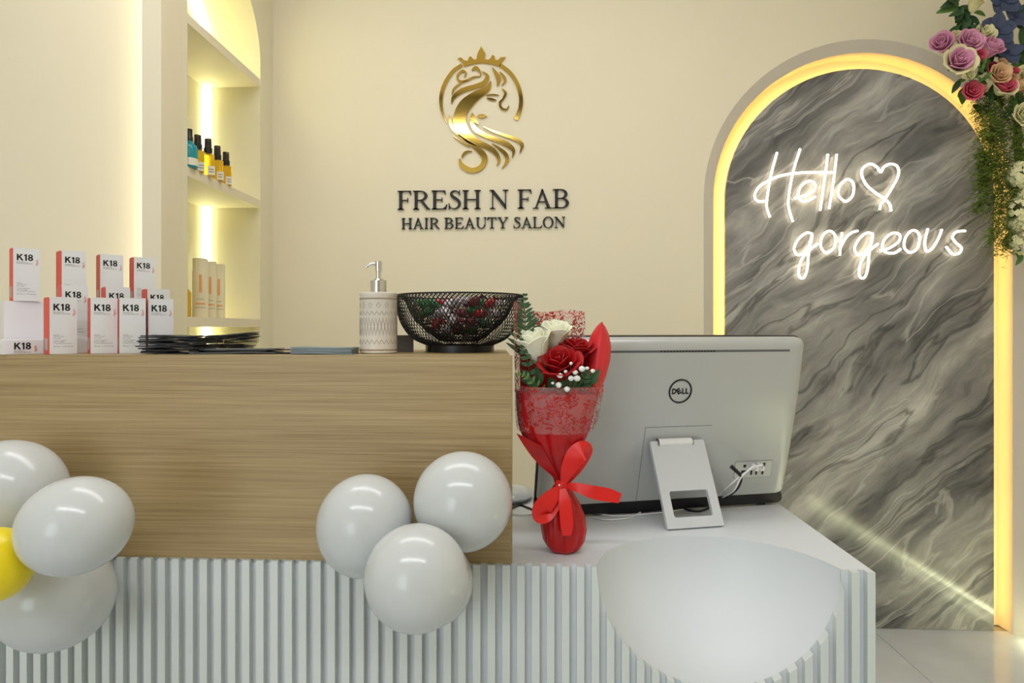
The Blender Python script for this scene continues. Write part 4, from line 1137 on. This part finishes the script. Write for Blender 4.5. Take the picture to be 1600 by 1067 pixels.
for px, t, dl, z, lab, row in CT:
    e = proto if first else copy_tree(proto); first = False
    p = PT(px, CY, t)
    e.location = (p.x, p.y, z + 0.0004); e.rotation_euler = (0, 0, viewang(px) + math.radians(dl))
    tag(e, lab, 'carton', ('front', 'middle', 'top')[row] + ' row of hair mask cartons')
ra = math.atan2(.8, .6)
rs = empty('display_riser', (-0.9995, 1.217, ZT), ra, 'white stepped display riser under the hair mask cartons', 'display stand')
# local x runs along the steps, local -y towards the front
MB().box(-0.001, -0.001, 0.0003, 0.270, 0.046, 0.0986).build('high_step', M_ACRYL, rs, local=True)
ls_ = MB().box(-0.030, -0.106, 0.0003, 0.270, -0.0012, 0.026).build('low_step', M_ACRYL, rs, local=True)
put_text(t_k18, M_INK, rs, lambda x, y, z: (-0.012 + x * .98, -0.1063, 0.0085 + y), 'lettering')
put_text(t_b1, M_INKG, rs, lambda x, y, z: (-0.012 + x, -0.1063, 0.0052 + y), 'small_print'); put_text(t_b2, M_INKG, rs, lambda x, y, z: (-0.012 + x, -0.1063, 0.0026 + y), 'small_print')
MB().tube([(-0.012 + a, -0.1064, 0.0085 + c) for a, c in spline([(.0335, .0065), (.031, .0045), (.034, .0025), (.0315, 0), (.0345, -.0015), (.0305, -.0035)], 5)], .0005, 4).build('squiggle_mark', M_CORAL, rs, local=True)

# ================================================================== leaflets and cards
def leaflet_mesh(Lx, Ly, gap, th, seed, amp=0.0012):
    rnd = random.Random(seed); ph = rnd.uniform(0, 6); ph2 = rnd.uniform(0, 6)
    b = MB(); M_ = 20
    path = []
    for k in range(M_ + 1): path.append((Lx / 2 - Lx * k / M_, 0))
    for k in range(1, 6): a = math.pi * k / 6; path.append((-Lx / 2 - gap / 2 * math.sin(a), gap / 2 - gap / 2 * math.cos(a)))
    for k in range(M_ + 1): path.append((-Lx / 2 + Lx * k / M_, gap))
    n = len(path) - 1
    def fn(u, v):
        q = v * n; i = min(int(round(q)), n); x, z = path[i]
        return Vector((x, (u - .5) * Ly, z + amp * math.sin(5 * x / Lx + ph) + amp * .5 * math.sin(9 * x / Lx + ph2) + amp))
    return b.sheet(fn, 2, n, th)
def leaflet(name, c, rz, tilt, Lx, Ly, gap, th, m, label, group, seed, amp=0.001):
    b = leaflet_mesh(Lx, Ly, gap, th, seed, amp)
    b.xf(Matrix.Translation(c) @ Matrix.Rotation(rz, 4, 'Z') @ Matrix.Rotation(tilt, 4, 'Y'))
    o = b.build(name, m, smooth=True, angle=30)
    return tag(o, label, 'leaflet', group)
rl = random.Random(5)
c0 = PY(276, CY, 1.195)
lead = 'black folded leaflet in the left stack in front of the cartons'
for k in range(11):
    leaflet('leaflet', (c0.x + rl.uniform(-.005, .005), 1.205 + rl.uniform(-.004, .004), ZT + 0.0008 + k * 0.0030), rl.uniform(-.05, .05), rl.uniform(-.006, .006), 0.108, 0.075, 0.0014, 0.0007, M_CARD,
            {0: 'bottom black leaflet of the left stack in front of the cartons', 10: 'topmost black leaflet of the left stack in front of the cartons'}.get(k, lead), 'black leaflets stacked by the cartons', k)
# bundle held by a rubber band: moves as one
c1 = PY(346, CY, 1.33)
bd = empty('leaflet_bundle', (c1.x, 1.345, ZT), 0, 'bundle of black leaflets fanned at one end, held by a tan rubber band', 'leaflet bundle')
for k in range(12):
    b = leaflet_mesh(0.112, 0.06, 0.0012, 0.0006, 40 + k, 0.0007)
    sh = Matrix.Translation((c1.x + 0.0005 * k + rl.uniform(-.004, .004), 1.345, ZT + 0.0085 + k * 0.0020)) @ Matrix.Rotation(-0.012 - 0.0095 * k, 4, 'Y')
    b.xf(sh).build('leaflet', M_CARDTOP if k == 11 else M_CARD, bd, smooth=True, angle=30)
MB().tube([(c1.x + .012, 1.345 + .031 * math.cos(a), ZT + .0195 + .0145 * math.sin(a)) for a in [2 * math.pi * k / 24 for k in range(24)]], 0.0007, 5, True).build('rubber_band', M_BAND, bd)
MB().box(c1.x - .045, 1.33, ZT + .0004, c1.x + .05, 1.37, ZT + .0075).build('leaflet', M_CARD, bd)
flat = [(372, 1.172, 0.150, .06, 0.0010, .10, 'grey glossy leaflet lying flat, lowest of the loose pile on the counter', M_CARDTOP), (368, 1.182, 0.145, .06, 0.0040, -.03, 'black edged leaflet lying second in the loose pile', M_CARD),
        (380, 1.178, 0.135, .055, 0.0070, .05, 'grey leaflet lying on top of the loose pile', M_CARDTOP)]
for px, y, L, Wy, dz, rz, lab, m in flat:
    p = PY(px, CY, y + .03)
    leaflet('leaflet', (p.x, y + .03, ZT + dz), rz, 0, L, Wy, .0016, .0007, m, lab, 'loose leaflets on the counter', int(px), .0006)
p = PY(452, CY, 1.245)
leaflet('leaflet', (p.x, 1.252, ZT + .0058), .25, -.035, .085, .055, .0014, .0007, M_CARDTOP, 'single leaflet with a raised corner beside the blue-grey cards', 'loose leaflets on the counter', 77, .0006)
p = PY(440, CY, 1.2)
leaflet('leaflet', (p.x, 1.21, ZT + .0006), -.1, 0, .07, .05, .0014, .0006, M_CARD, 'small dark leaflet under the one with a raised corner', 'loose leaflets on the counter', 78, .0004)
p = PY(510, CY, 1.20)
for k in range(7):
    x = p.x + rl.uniform(-.0015, .0015); y = 1.195 + rl.uniform(-.001, .001)
    b = MB(); wv = 0.0004
    b.sheet(lambda u, v, k=k: Vector((-.055 + .110 * u, -.025 + .05 * v, .0006 * math.sin(5 * u + .2 * k))), 12, 2, 0.0015)
    o = b.xf(Matrix.Translation((x, y, ZT + .0016 + k * .0017)) @ Matrix.Rotation(rl.uniform(-.02, .02), 4, 'Z')).build('card', M_BLUECARD, smooth=True, angle=30)
    tag(o, {0: 'bottom blue-grey card of the low stack beside the soap dispenser', 6: 'topmost blue-grey card of the low stack beside the soap dispenser'}.get(k, 'blue-grey card within the low stack beside the soap dispenser'), 'card', 'blue-grey cards beside the soap dispenser')
p = PY(630, CY, 1.31)
cb = empty('card_box', (p.x, 1.315, ZT), 0.35, 'small mid-grey card box between soap dispenser and wire bowl', 'box')
MB().prism([rrect(-.017, -.017, .017, .017, .002, 3)], lambda a, b, d: (a, b, d), 0.0003, 0.024).build('box_body', M_GREYBOX, cb, local=True)
MB().prism([rrect(-.0176, -.0176, .0176, .0176, .002, 3)], lambda a, b, d: (a, b, d), 0.0242, 0.033).build('lid', M_GREYBOX, cb, local=True)

# ================================================================== soap dispenser
p = PY(591.5, CY, 1.235); SXX, SYY = p.x, 1.235
sd = empty('soap_dispenser', (SXX, SYY, ZT), 0, 'cream soap dispenser with zigzag and diamond lines and a chrome pump', 'dispenser')
SRr, SHh = 0.0342, 0.1125
MB().lathe([(0.002, 0.0003), (SRr - .002, .0003), (SRr, .002), (SRr, SHh - .007), (SRr + .0008, SHh - .006), (SRr + .0008, SHh - .001), (SRr - .002, SHh), (0.012, SHh + .0005), (0.002, SHh + .0005)], 56).build('body', M_CERAM, sd, smooth=True, angle=40, local=True)
def wrapline(pts, r, m, nm, closed=False):
    out = []
    for a, z in pts: out.append(((SRr + .0001) * math.cos(a), (SRr + .0001) * math.sin(a), z))
    return MB().tube(out, r, 4, closed).build(nm, m, sd, local=True)
def zigz(n, z0, z1, ph=0):
    out = []
    for k in range(2 * n):
        for s in range(4):
            q = (k + s / 4) / (2 * n); f = s / 4; za, zb2 = (z0, z1) if k % 2 == 0 else (z1, z0)
            out.append((2 * math.pi * q + ph, za * (1 - f) + zb2 * f))
    return out
for z in (0.0070, 0.1005):
    wrapline(zigz(34, z - .0012, z + .0012), .00045, M_GOLDLINE, 'gold_band', True); wrapline(zigz(34, z + .0012, z - .0012), .00045, M_GOLDLINE, 'gold_band', True)
wrapline(zigz(24, .0175, .0260), .00042, M_GREYLINE, 'zigzag_line', True)
wrapline(zigz(17, .0335, .0660), .00042, M_GREYLINE, 'zigzag_line', True); wrapline(zigz(17, .0660, .0335), .00042, M_GREYLINE, 'zigzag_line', True)
wrapline(zigz(24, .0700, .0775), .00042, M_GREYLINE, 'zigzag_line', True)
for k in range(14):
    a = 2 * math.pi * k / 14; d = .10; zc = .0885
    wrapline([(a, zc - .0055), (a + d, zc), (a, zc + .0055), (a - d, zc)], .00042, M_GREYLINE, 'diamond_line', True)
pump = MB().lathe([(0.002, SHh + .0006), (.0150, SHh + .0006), (.0150, SHh + .0225), (.0125, SHh + .0232), (.0095, SHh + .0235), (.0090, SHh + .0250), (.0052, SHh + .0258), (.0050, SHh + .0400), (.0066, SHh + .0402), (.0066, SHh + .0580), (.0050, SHh + .0590), (.002, SHh + .0590)], 32).build('pump', M_CHROME, sd, smooth=True, angle=35, local=True)
MB().tube(spline([(-.004, 0, SHh + .0540), (-.014, -.001, SHh + .0530), (-.020, -.0015, SHh + .0505), (-.0225, -.0015, SHh + .0480)], 5), [.0032] * 8 + [.0028] * 8, 10).build('spout', M_CHROME, pump, smooth=True, angle=60, local=True)

# ================================================================== wire bowl of sweets
p = PY(718.5, CY, 1.33); BXX, BYY = p.x, 1.33
wb = empty('wire_bowl', (BXX, BYY, ZT), 0, 'black double walled wire mesh bowl holding wrapped sweets', 'bowl')
k_ = 1.33 / 1.28
OUT = [(a * k_, z * k_) for a, z in spline([(.0635, .013), (.0915, .027), (.112, .055), (.1205, .087), (.1215, .107)], 5)]
INN = [(a * k_, z * k_) for a, z in spline([(.006, .0205), (.036, .0215), (.068, .044), (.0915, .069), (.104, .095), (.1190, .108)], 4)]
def wires(prof, n, turn, r):
    b = MB(); m = len(prof) - 1
    for s in (-1, 1):
        for k in range(n):
            a0 = 2 * math.pi * k / n
            b.tube([(q * math.cos(a0 + s * turn * i / m), q * math.sin(a0 + s * turn * i / m), z) for i, (q, z) in enumerate(prof)], r, 3)
    return b
o = wires(OUT, 92, 0.62, .00075).build('outer_mesh', M_WIRE, wb, local=True, fixn=False); o['kind'] = 'stuff'
o = wires(INN, 84, 0.75, .0008).build('inner_mesh', M_WIRE, wb, local=True, fixn=False); o['kind'] = 'stuff'
def hoop(r, z, tr, nm): MB().tube([(r * math.cos(2 * math.pi * k / 64), r * math.sin(2 * math.pi * k / 64), z) for k in range(64)], tr, 6, True).build(nm, M_WIRE, wb, local=True, smooth=True, angle=60)
hoop(OUT[-1][0], OUT[-1][1], .0016, 'rim_wire'); hoop(OUT[0][0], OUT[0][1], .0012, 'base_wire')
MB().lathe([(.060 * k_, .0003), (.0655 * k_, .0003), (.0655 * k_, .0125 * k_), (.060 * k_, .0125 * k_), (.060 * k_, .0003)], 48).build('base_ring', M_BLACK, wb, smooth=True, angle=40, local=True)
CM = {'red': mat('red_sweet_wrapper', s2l(190, 24, 34), 0.25, noise=0.2, nscale=60), 'green': mat('green_sweet_wrapper', s2l(44, 120, 66), 0.25, noise=0.2, nscale=60), 'white': mat('white_sweet_wrapper', s2l(218, 208, 212), 0.25, noise=0.15, nscale=60),
      'dark red': mat('maroon_sweet_wrapper', s2l(120, 20, 44), 0.25, noise=0.2, nscale=60), 'pink': mat('pink_sweet_wrapper', s2l(214, 110, 130), 0.25, noise=0.2, nscale=60)}
def sweet(col):
    e = empty('wrapped_sweet', (0, 0, 0))
    MB().lathe([(.0008, -.0125), (.005, -.011), (.0082, -.005), (.0085, .003), (.0065, .009), (.0008, .0125)], 12).xf(Matrix.Rotation(math.pi / 2, 4, 'Y')).build('sweet_body', CM[col], e, smooth=True, angle=50, local=True)
    for s in (-1, 1):
        def fan(u, v, s=s):
            t = 2 * u - 1
            return Vector((s * (.0115 + .010 * v), t * (.0015 + .0075 * v), .0022 * v * math.sin(9 * u)))
        MB().sheet(fan, 8, 2, .0003).build('wrapper_twist', CM[col], e, local=True)
    return e
protos = {c: sweet(c) for c in CM}
rc = random.Random(11); used = set()
spots = []
for z, rad, n in ((.036, .026, 4), (.036, 0.0, 1), (.052, .052, 8), (.052, .020, 3), (.070, .072, 12), (.070, .044, 8), (.070, .014, 2), (.088, .074, 11), (.088, .042, 7), (.090, .012, 2)):
    for k in range(n):
        a = 2 * math.pi * (k + rc.uniform(-.15, .15)) / max(n, 1) + z * 40
        spots.append((rad * math.cos(a), rad * math.sin(a), z + rc.uniform(-.003, .003)))
seq = ['red', 'white', 'dark red', 'green', 'dark red', 'white', 'dark red', 'red', 'green', 'pink', 'dark red', 'green']
for i, (x, y, z) in enumerate(spots):
    c = seq[(i * 5 + i // 7) % len(seq)]
    e = protos[c] if c not in used else copy_tree(protos[c]); used.add(c)
    e.location = (BXX + x, BYY + y, ZT + z * k_ + .004); e.rotation_euler = (rc.uniform(-.5, .5), rc.uniform(-.5, .5), rc.uniform(0, 6.28))
    tag(e, c + ' wrapped sweet among those inside the black wire bowl', 'sweet', c + ' sweets in the wire bowl')
for c, o in protos.items():
    if c not in used:
        for ch in list(o.children): bpy.data.objects.remove(ch, do_unlink=True)
        bpy.data.objects.remove(o, do_unlink=True)

# ================================================================== bottles and tubes in the niche
def spray(px, Y, zs, s, mliq, label):
    r = ray(px, CY); X = r.x / r.y * Y
    e = empty('spray_bottle', (X, Y, zs), math.radians(30), label, 'bottle', 'small amber spray bottles')
    h = .058 * s; w = .0165 * s
    MB().prism([rrect(-w, -w * .7, w, w * .7, .004 * s, 4)], lambda a, b, d: (a, b, d), .0003, h).build('bottle', mliq, e, local=True)
    MB().lathe([(.006 * s, h), (.006 * s, h + .006 * s)], 16).build('neck', mliq, e, local=True)
    MB().lathe([(.002 * s, h + .004 * s), (.0115 * s, h + .004 * s), (.0115 * s, h + .018 * s), (.009 * s, h + .020 * s), (.009 * s, h + .036 * s), (.002 * s, h + .036 * s)], 20).build('pump_collar', M_BLACK, e, smooth=True, angle=40, local=True)
    MB().lathe([(.0095 * s, h + .019 * s), (.0098 * s, h + .019 * s), (.0092 * s, h + .044 * s), (.002 * s, h + .0445 * s)], 20).build('overcap', M_CLEARCAP, e, smooth=True, angle=40, local=True)
    MB().box(-w * .1, -w * .7 - .0004, .002, w + .0003, -w * .7 + .0001, h * .45).build('label', M_LABEL, e, local=True)
    for k in range(2): MB().box(w * .1, -w * .7 - .0007, h * (.16 + .12 * k), w * .85, -w * .7 - .0003, h * (.19 + .12 * k)).build('print_line', M_INKG, e, local=True)
    return e
zs = 1.608 + .029
spray(309, 2.035, zs, 1.12, M_AMBER, 'amber spray bottle on the niche shelf right beside the teal one')
spray(325, 2.09, zs, 1.16, M_AMBER, 'amber spray bottle in front of the niche light strip')
spray(339.5, 2.16, zs, 1.12, M_AMBER, 'amber spray bottle on the niche shelf, second from the right')
spray(353, 2.23, zs, 1.10, M_AMBER, 'rightmost amber spray bottle on the niche shelf')
r_ = ray(293, CY); X_ = r_.x / r_.y * 1.985
e = empty('teal_bottle', (X_ + .004, 1.986, zs), math.radians(30), 'teal bottle with black cap at the left end of the niche shelf', 'bottle')
MB().lathe([(.002, .0003), (.024, .0003), (.025, .003), (.025, .058), (.022, .068), (.011, .078), (.011, .082), (.002, .082)], 28).build('bottle', M_TEAL, e, smooth=True, angle=40, local=True)
MB().lathe([(.0252, .006), (.0256, .006), (.0256, .028), (.0252, .028)], 28).build('label', M_LABEL, e, local=True)
MB().lathe([(.002, .0822), (.0115, .0822), (.0115, .094), (.010, .096), (.010, .118), (.002, .118)], 20).build('cap', M_BLACK, e, smooth=True, angle=40, local=True)
def tube_prod(px, Y, h, rad, label):
    r = ray(px, CY); X = r.x / r.y * Y
    e = empty('product_tube', (X, Y, 1.157 + .0293), math.radians(28), label, 'tube', 'tall pale product tubes')
    b = MB().lathe([(.002, 0), (rad, 0), (rad * 1.02, .004), (rad * 1.02, h * .78), (rad * .97, h * .80), (rad * .97, h * .99), (rad * .85, h), (.002, h)], 28).build('body', M_TUBE, e, smooth=True, angle=40, local=True)
    for z, hh, m, w in ((.30, .012, M_GREYSTICK, .9), (.215, .03, M_ORANGE, 1.2), (.16, .012, M_GREYSTICK, 1.5), (.42, .30, M_ORANGE, .35)):
        def pat(u, v, z=z, hh=hh, w=w):
            a = -math.pi / 2 + (u - .5) * w; return Vector((rad * 1.035 * math.cos(a), rad * 1.035 * math.sin(a), h * (z + hh * v)))
        MB().sheet(pat, 6, 1, .0003).build('printed_band', m, e, local=True)
tube_prod(313, 2.13, .192, .024, 'leftmost tall pale tube on the niche shelf above the leaflets')
tube_prod(328, 2.21, .190, .021, 'middle one of the three tall pale tubes in the niche')
tube_prod(341.5, 2.28, .188, .021, 'rightmost tall pale tube on the lower niche shelf')
r_ = ray(293, CY); Y_ = 2.03; X_ = r_.x / r_.y * Y_
e = empty('amber_bottle', (X_ - .008, Y_, 1.157 + .0293), 0, 'amber bottle with clear top half hidden at the left end of the tube shelf', 'bottle')
MB().lathe([(.002, .0003), (.017, .0003), (.018, .003), (.018, .075), (.012, .085), (.002, .085)], 24).build('bottle', M_AMBER, e, smooth=True, angle=40, local=True)
MB().lathe([(.002, .0852), (.0095, .0852), (.0095, .12), (.002, .122)], 20).build('cap', M_TUBE, e, smooth=True, angle=40, local=True)

# ================================================================== hanging flower garland at the right
GY = 2.36
def gp(px, py, dy=0.0): 
    p = PY(px, py, GY); r = ray(px, py)
    return Vector((0, 0, H)) + r * ((GY + dy) / r.y)
KG = GY / F / 1.03
gar = empty('flower_garland', gp(1590, 415), 0, 'artificial garland of mauve roses, blue orchids, fern and white hydrangea hanging by the arch', 'flowers')
MB().tube(spline([tuple(gp(1640, -40, .10)), tuple(gp(1605, 60, .06)), tuple(gp(1590, 200, .05)), tuple(gp(1600, 330, .05)), tuple(gp(1625, 420, .06))], 6), .012, 8).build('stem', M_STEM, gar, smooth=True, angle=60)
rg = random.Random(33)
GR_ = [(1473, 72, 17, (-.75, -.9, .25), M_ROSE_M, LAYBUD, 0.0), (1513, 68, 17, (-.05, -1, .25), M_ROSE_M, LAY, -.02), (1543, 81, 17, (.25, -.9, .5), M_ROSE_M, LAYBUD, -.01), (1496, 99, 21, (-.15, -1, .15), M_ROSE_M, LAY, -.05),
       (1536, 56, 15, (0, -1, .4), M_ROSE_Y, LAY, .02), (1517, 144, 14, (-.1, -1, .1), M_ROSE_C, LAY, -.02), (1559, 118, 14.5, (0, -1, .15), M_ROSE_B, LAY, -.03), (1566, 138, 17, (.05, -1, .45), M_ROSE_C, LAY, -.02),
       (1549, 110, 10, (0, -1, .3), M_ROSE_D, LAYBUD, 0.0), (1584, 113, 6, (0, -1, .3), M_ROSE_C, LAYBUD, -.02), (1581, 124, 7, (0, -1, 0), M_ROSE_B, LAYBUD, -.02), (1535, 140, 6, (0, -1, 0), M_ROSE_B, LAYBUD, -.01),
       (1597, 182, 17, (0, -1, .1), M_ROSE_Y, LAY, -.01), (1602, 125, 18, (-.2, -1, .1), M_ROSE_Y, LAY, 0), (1522, 10, 12, (0, -.8, .8), M_ROSE_Y, LAYBUD, 0), (1492, 60, 9, (-.2, -.9, .4), M_ROSE_Y, LAYBUD, 0.01), (1562, 102, 8, (.2, -1, .3), M_ROSE_B, LAYBUD, 0.0), (1527, 88, 9, (0, -1, -.2), M_ROSE_C, LAYBUD, -.03),
       (1588, 137, 12, (.6, -.9, .3), M_ROSE_B, LAYBUD, -.01), (1510, 118, 9, (.2, -1, 0), M_ROSE_Y, LAYBUD, -.05)]
for x, y, r, ax_, m, ly, dy in GR_:
    rose(gar, gp(x, y, dy), r * 1.12 * KG, ax_, m, ly, outer=(M_ROSE_Y if ((x, y) in ((1496, 99), (1566, 138))) else None), rnd=rg)
# blue orchids
for x, y, r in ((1556, 48, 27), (1566, 0, 27), (1587, 26, 20), (1573, 82, 22)):
    c = gp(x, y, .02)
    core = MB().lathe([(.01, -.3), (.14, -.2), (.16, .1), (.05, .35)], 10).xf(frame_m(c, (-.1, -1, .2)) @ Matrix.Scale(r * KG, 4)).build('orchid', M_BLUE, gar, smooth=True, angle=60)
    core['label'] = 'slate blue orchid bloom'
    for k in range(5):
        a = math.radians(90 + 72 * k + rg.uniform(-8, 8))
        leaf(core, c, (math.cos(a), -.15, math.sin(a)), (0, -1, .1), r * KG * 1.05, r * KG * (1.25 if k % 2 else .95), M_BLUE, 'petal', bend=-.12, fold=.1)
# big leaves
for x, y, dx, dz, L in ((1500, 12, -1, -.05, 32), (1498, 8, -.7, .45, 26), (1505, 28, -.5, -.6, 20), (1512, 25, .5, -.5, 24), (1522, 20, 1, -.05, 22), (1500, 42, -.8, -.3, 18), (1512, 45, .7, -.2, 20), (1498, 50, -.6, -.6, 17), (1510, 52, .3, -.8, 18), (1505, 40, .1, -1, 24),
                        (1500, 10, -.1, -1, 24), (1490, 85, -.2, -1, 16), (1484, 86, .7, -.5, 16), (1500, 126, -.5, -.8, 20), (1508, 124, -.9, -.3, 16), (1530, 130, .2, -1, 24), (1545, 140, .1, -1, 26), (1590, 85, .4, .8, 24), (1582, 95, -.4, .9, 20), (1595, 70, .1, 1, 26), (1600, 50, -.5, .8, 22), (1590, 20, .6, .6, 20), (1580, 100, .6, -.3, 20),
                        (1555, 150, .5, -.6, 24), (1580, 150, .2, -.9, 26), (1595, 150, .3, -.8, 22), (1594, 205, -.2, -1, 26), (1600, 215, -.7, -.6, 24), (1545, 92, -.2, -.9, 16), (1580, 165, -.4, -.9, 24), (1600, 235, -.1, -1, 24)):
    leaf(gar, gp(x, y, .03 + rg.uniform(-.02, .02)), (dx, rg.uniform(-.3, .1), dz), (rg.uniform(-.3, .3), -1, .3), L * KG, L * KG * .52, M_LEAF if rg.random() < .7 else M_LEAF2)
for x, y in ((1525, 105), (1530, 112), (1537, 100), (1520, 122), (1540, 118), (1533, 125)):
    for k in range(3):
        leaf(gar, gp(x, y, -.05), (rg.uniform(-1, 1), -.4, rg.uniform(-1, .8)), (0, -1, .3), 9 * KG, 6 * KG, M_LEAF2)
for k in range(46):
    x = rg.uniform(1488, 1605); y = rg.uniform(62, 165)
    if x < 1500 and y > 115: continue
    leaf(gar, gp(x, y, .045 + rg.uniform(-.01, .02)), (rg.uniform(-1, 1), rg.uniform(-.3, .1), rg.uniform(-1, .6)), (rg.uniform(-.4, .4), -1, .3), rg.uniform(18, 28) * KG, rg.uniform(11, 15) * KG, M_LEAF if rg.random() < .75 else M_LEAF2)
for k in range(16):
    x = rg.uniform(1490, 1522); y = rg.uniform(-5, 50)
    leaf(gar, gp(x, y, .03 + rg.uniform(-.02, .02)), (rg.uniform(-1, 1), rg.uniform(-.3, .1), rg.uniform(-1, .4)), (rg.uniform(-.3, .3), -1, .3), rg.uniform(18, 26) * KG, rg.uniform(11, 14) * KG, M_LEAF)
# hanging feathery fern
b = MB(); rf = random.Random(9)
def sprig(p, L, n, b):
    for k in range(n):
        q = p + Vector((rf.gauss(0, L), rf.gauss(0, L * .8), rf.gauss(0, L)))
        d = Vector((rf.uniform(-1, 1), rf.uniform(-.6, .6), rf.uniform(-1, .3))).normalized(); s = d.orthogonal().normalized() * .0019
        e2 = q + d * rf.uniform(.008, .017)
        b.add([q - s, q + s, e2 + s * .3, e2 - s * .3], [(0, 1, 2, 3)])
strands = [(1528, 165, 1530, 250), (1540, 150, 1538, 300), (1552, 150, 1552, 330), (1562, 155, 1558, 372), (1575, 150, 1574, 385), (1545, 170, 1532, 330), (1565, 180, 1548, 372), (1585, 165, 1582, 360), (1535, 240, 1527, 332), (1556, 260, 1546, 385), (1572, 250, 1566, 392), (1580, 200, 1590, 300), (1550, 200, 1536, 290), (1568, 300, 1572, 388)]
for x0, y0, x1, y1 in strands:
    a = gp(x0, y0, .03); c = gp(x1, y1, -.02)
    mid = a.lerp(c, .5) + Vector((rf.uniform(-.02, .02), -.03, 0))
    pts = [Vector(p) for p in spline([tuple(a), tuple(mid), tuple(c)], 10)]
    b.tube(pts, .0009, 4)
    for i, p in enumerate(pts):
        sprig(p, .013 + .006 * math.sin(i), 34, b)
o = b.build('hanging_fern', M_FERN, gar, fixn=False); o['kind'] = 'stuff'; o['label'] = 'feathery olive green fern'
b = MB()
for x0, y0, x1, y1 in strands[:9]:
    a = gp(x0 + 6, y0 - 8, .05); c = gp(x1 + 8, y1 - 40, .02)
    for i in range(12): sprig(a.lerp(c, i / 11), .016, 30, b)
o = b.build('hanging_fern', M_LEAF, gar, fixn=False); o['kind'] = 'stuff'; o['label'] = 'darker green fern behind'
# white hydrangea heads
b = MB()
for (hx, hy, hr) in ((1600, 275, 24), (1597, 330, 24), (1603, 375, 26), (1615, 310, 26), (1588, 352, 12)):
    cc = gp(hx, hy, -.02)
    for k in range(110):
        d = Vector((rf.gauss(0, 1), rf.gauss(-.4, 1), rf.gauss(0, 1))).normalized()
        q = cc + d * hr * KG
        for s in range(4):
            M4 = frame_m(q, d) @ Matrix.Rotation(s * math.pi / 2 + k, 4, 'Z')
            L = .0125
            vs = [(0, 0, 0), (L * .55, L * .45, .002), (0, L, .001), (-L * .55, L * .45, .002)]
            b.add([tuple(M4 @ Vector(v)) for v in vs], [(0, 1, 2, 3)])
o = b.build('hydrangea', M_ROSE_Y, gar, fixn=False); o['kind'] = 'stuff'; o['label'] = 'white hydrangea heads'
for (x, y) in ((1590, 385), (1597, 398), (1585, 372), (1600, 250)):
    leaf(gar, gp(x, y, -.01), (rg.uniform(-.6, .4), -.2, -1), (0, -1, .2), 18 * KG, 9 * KG, M_LEAF2)
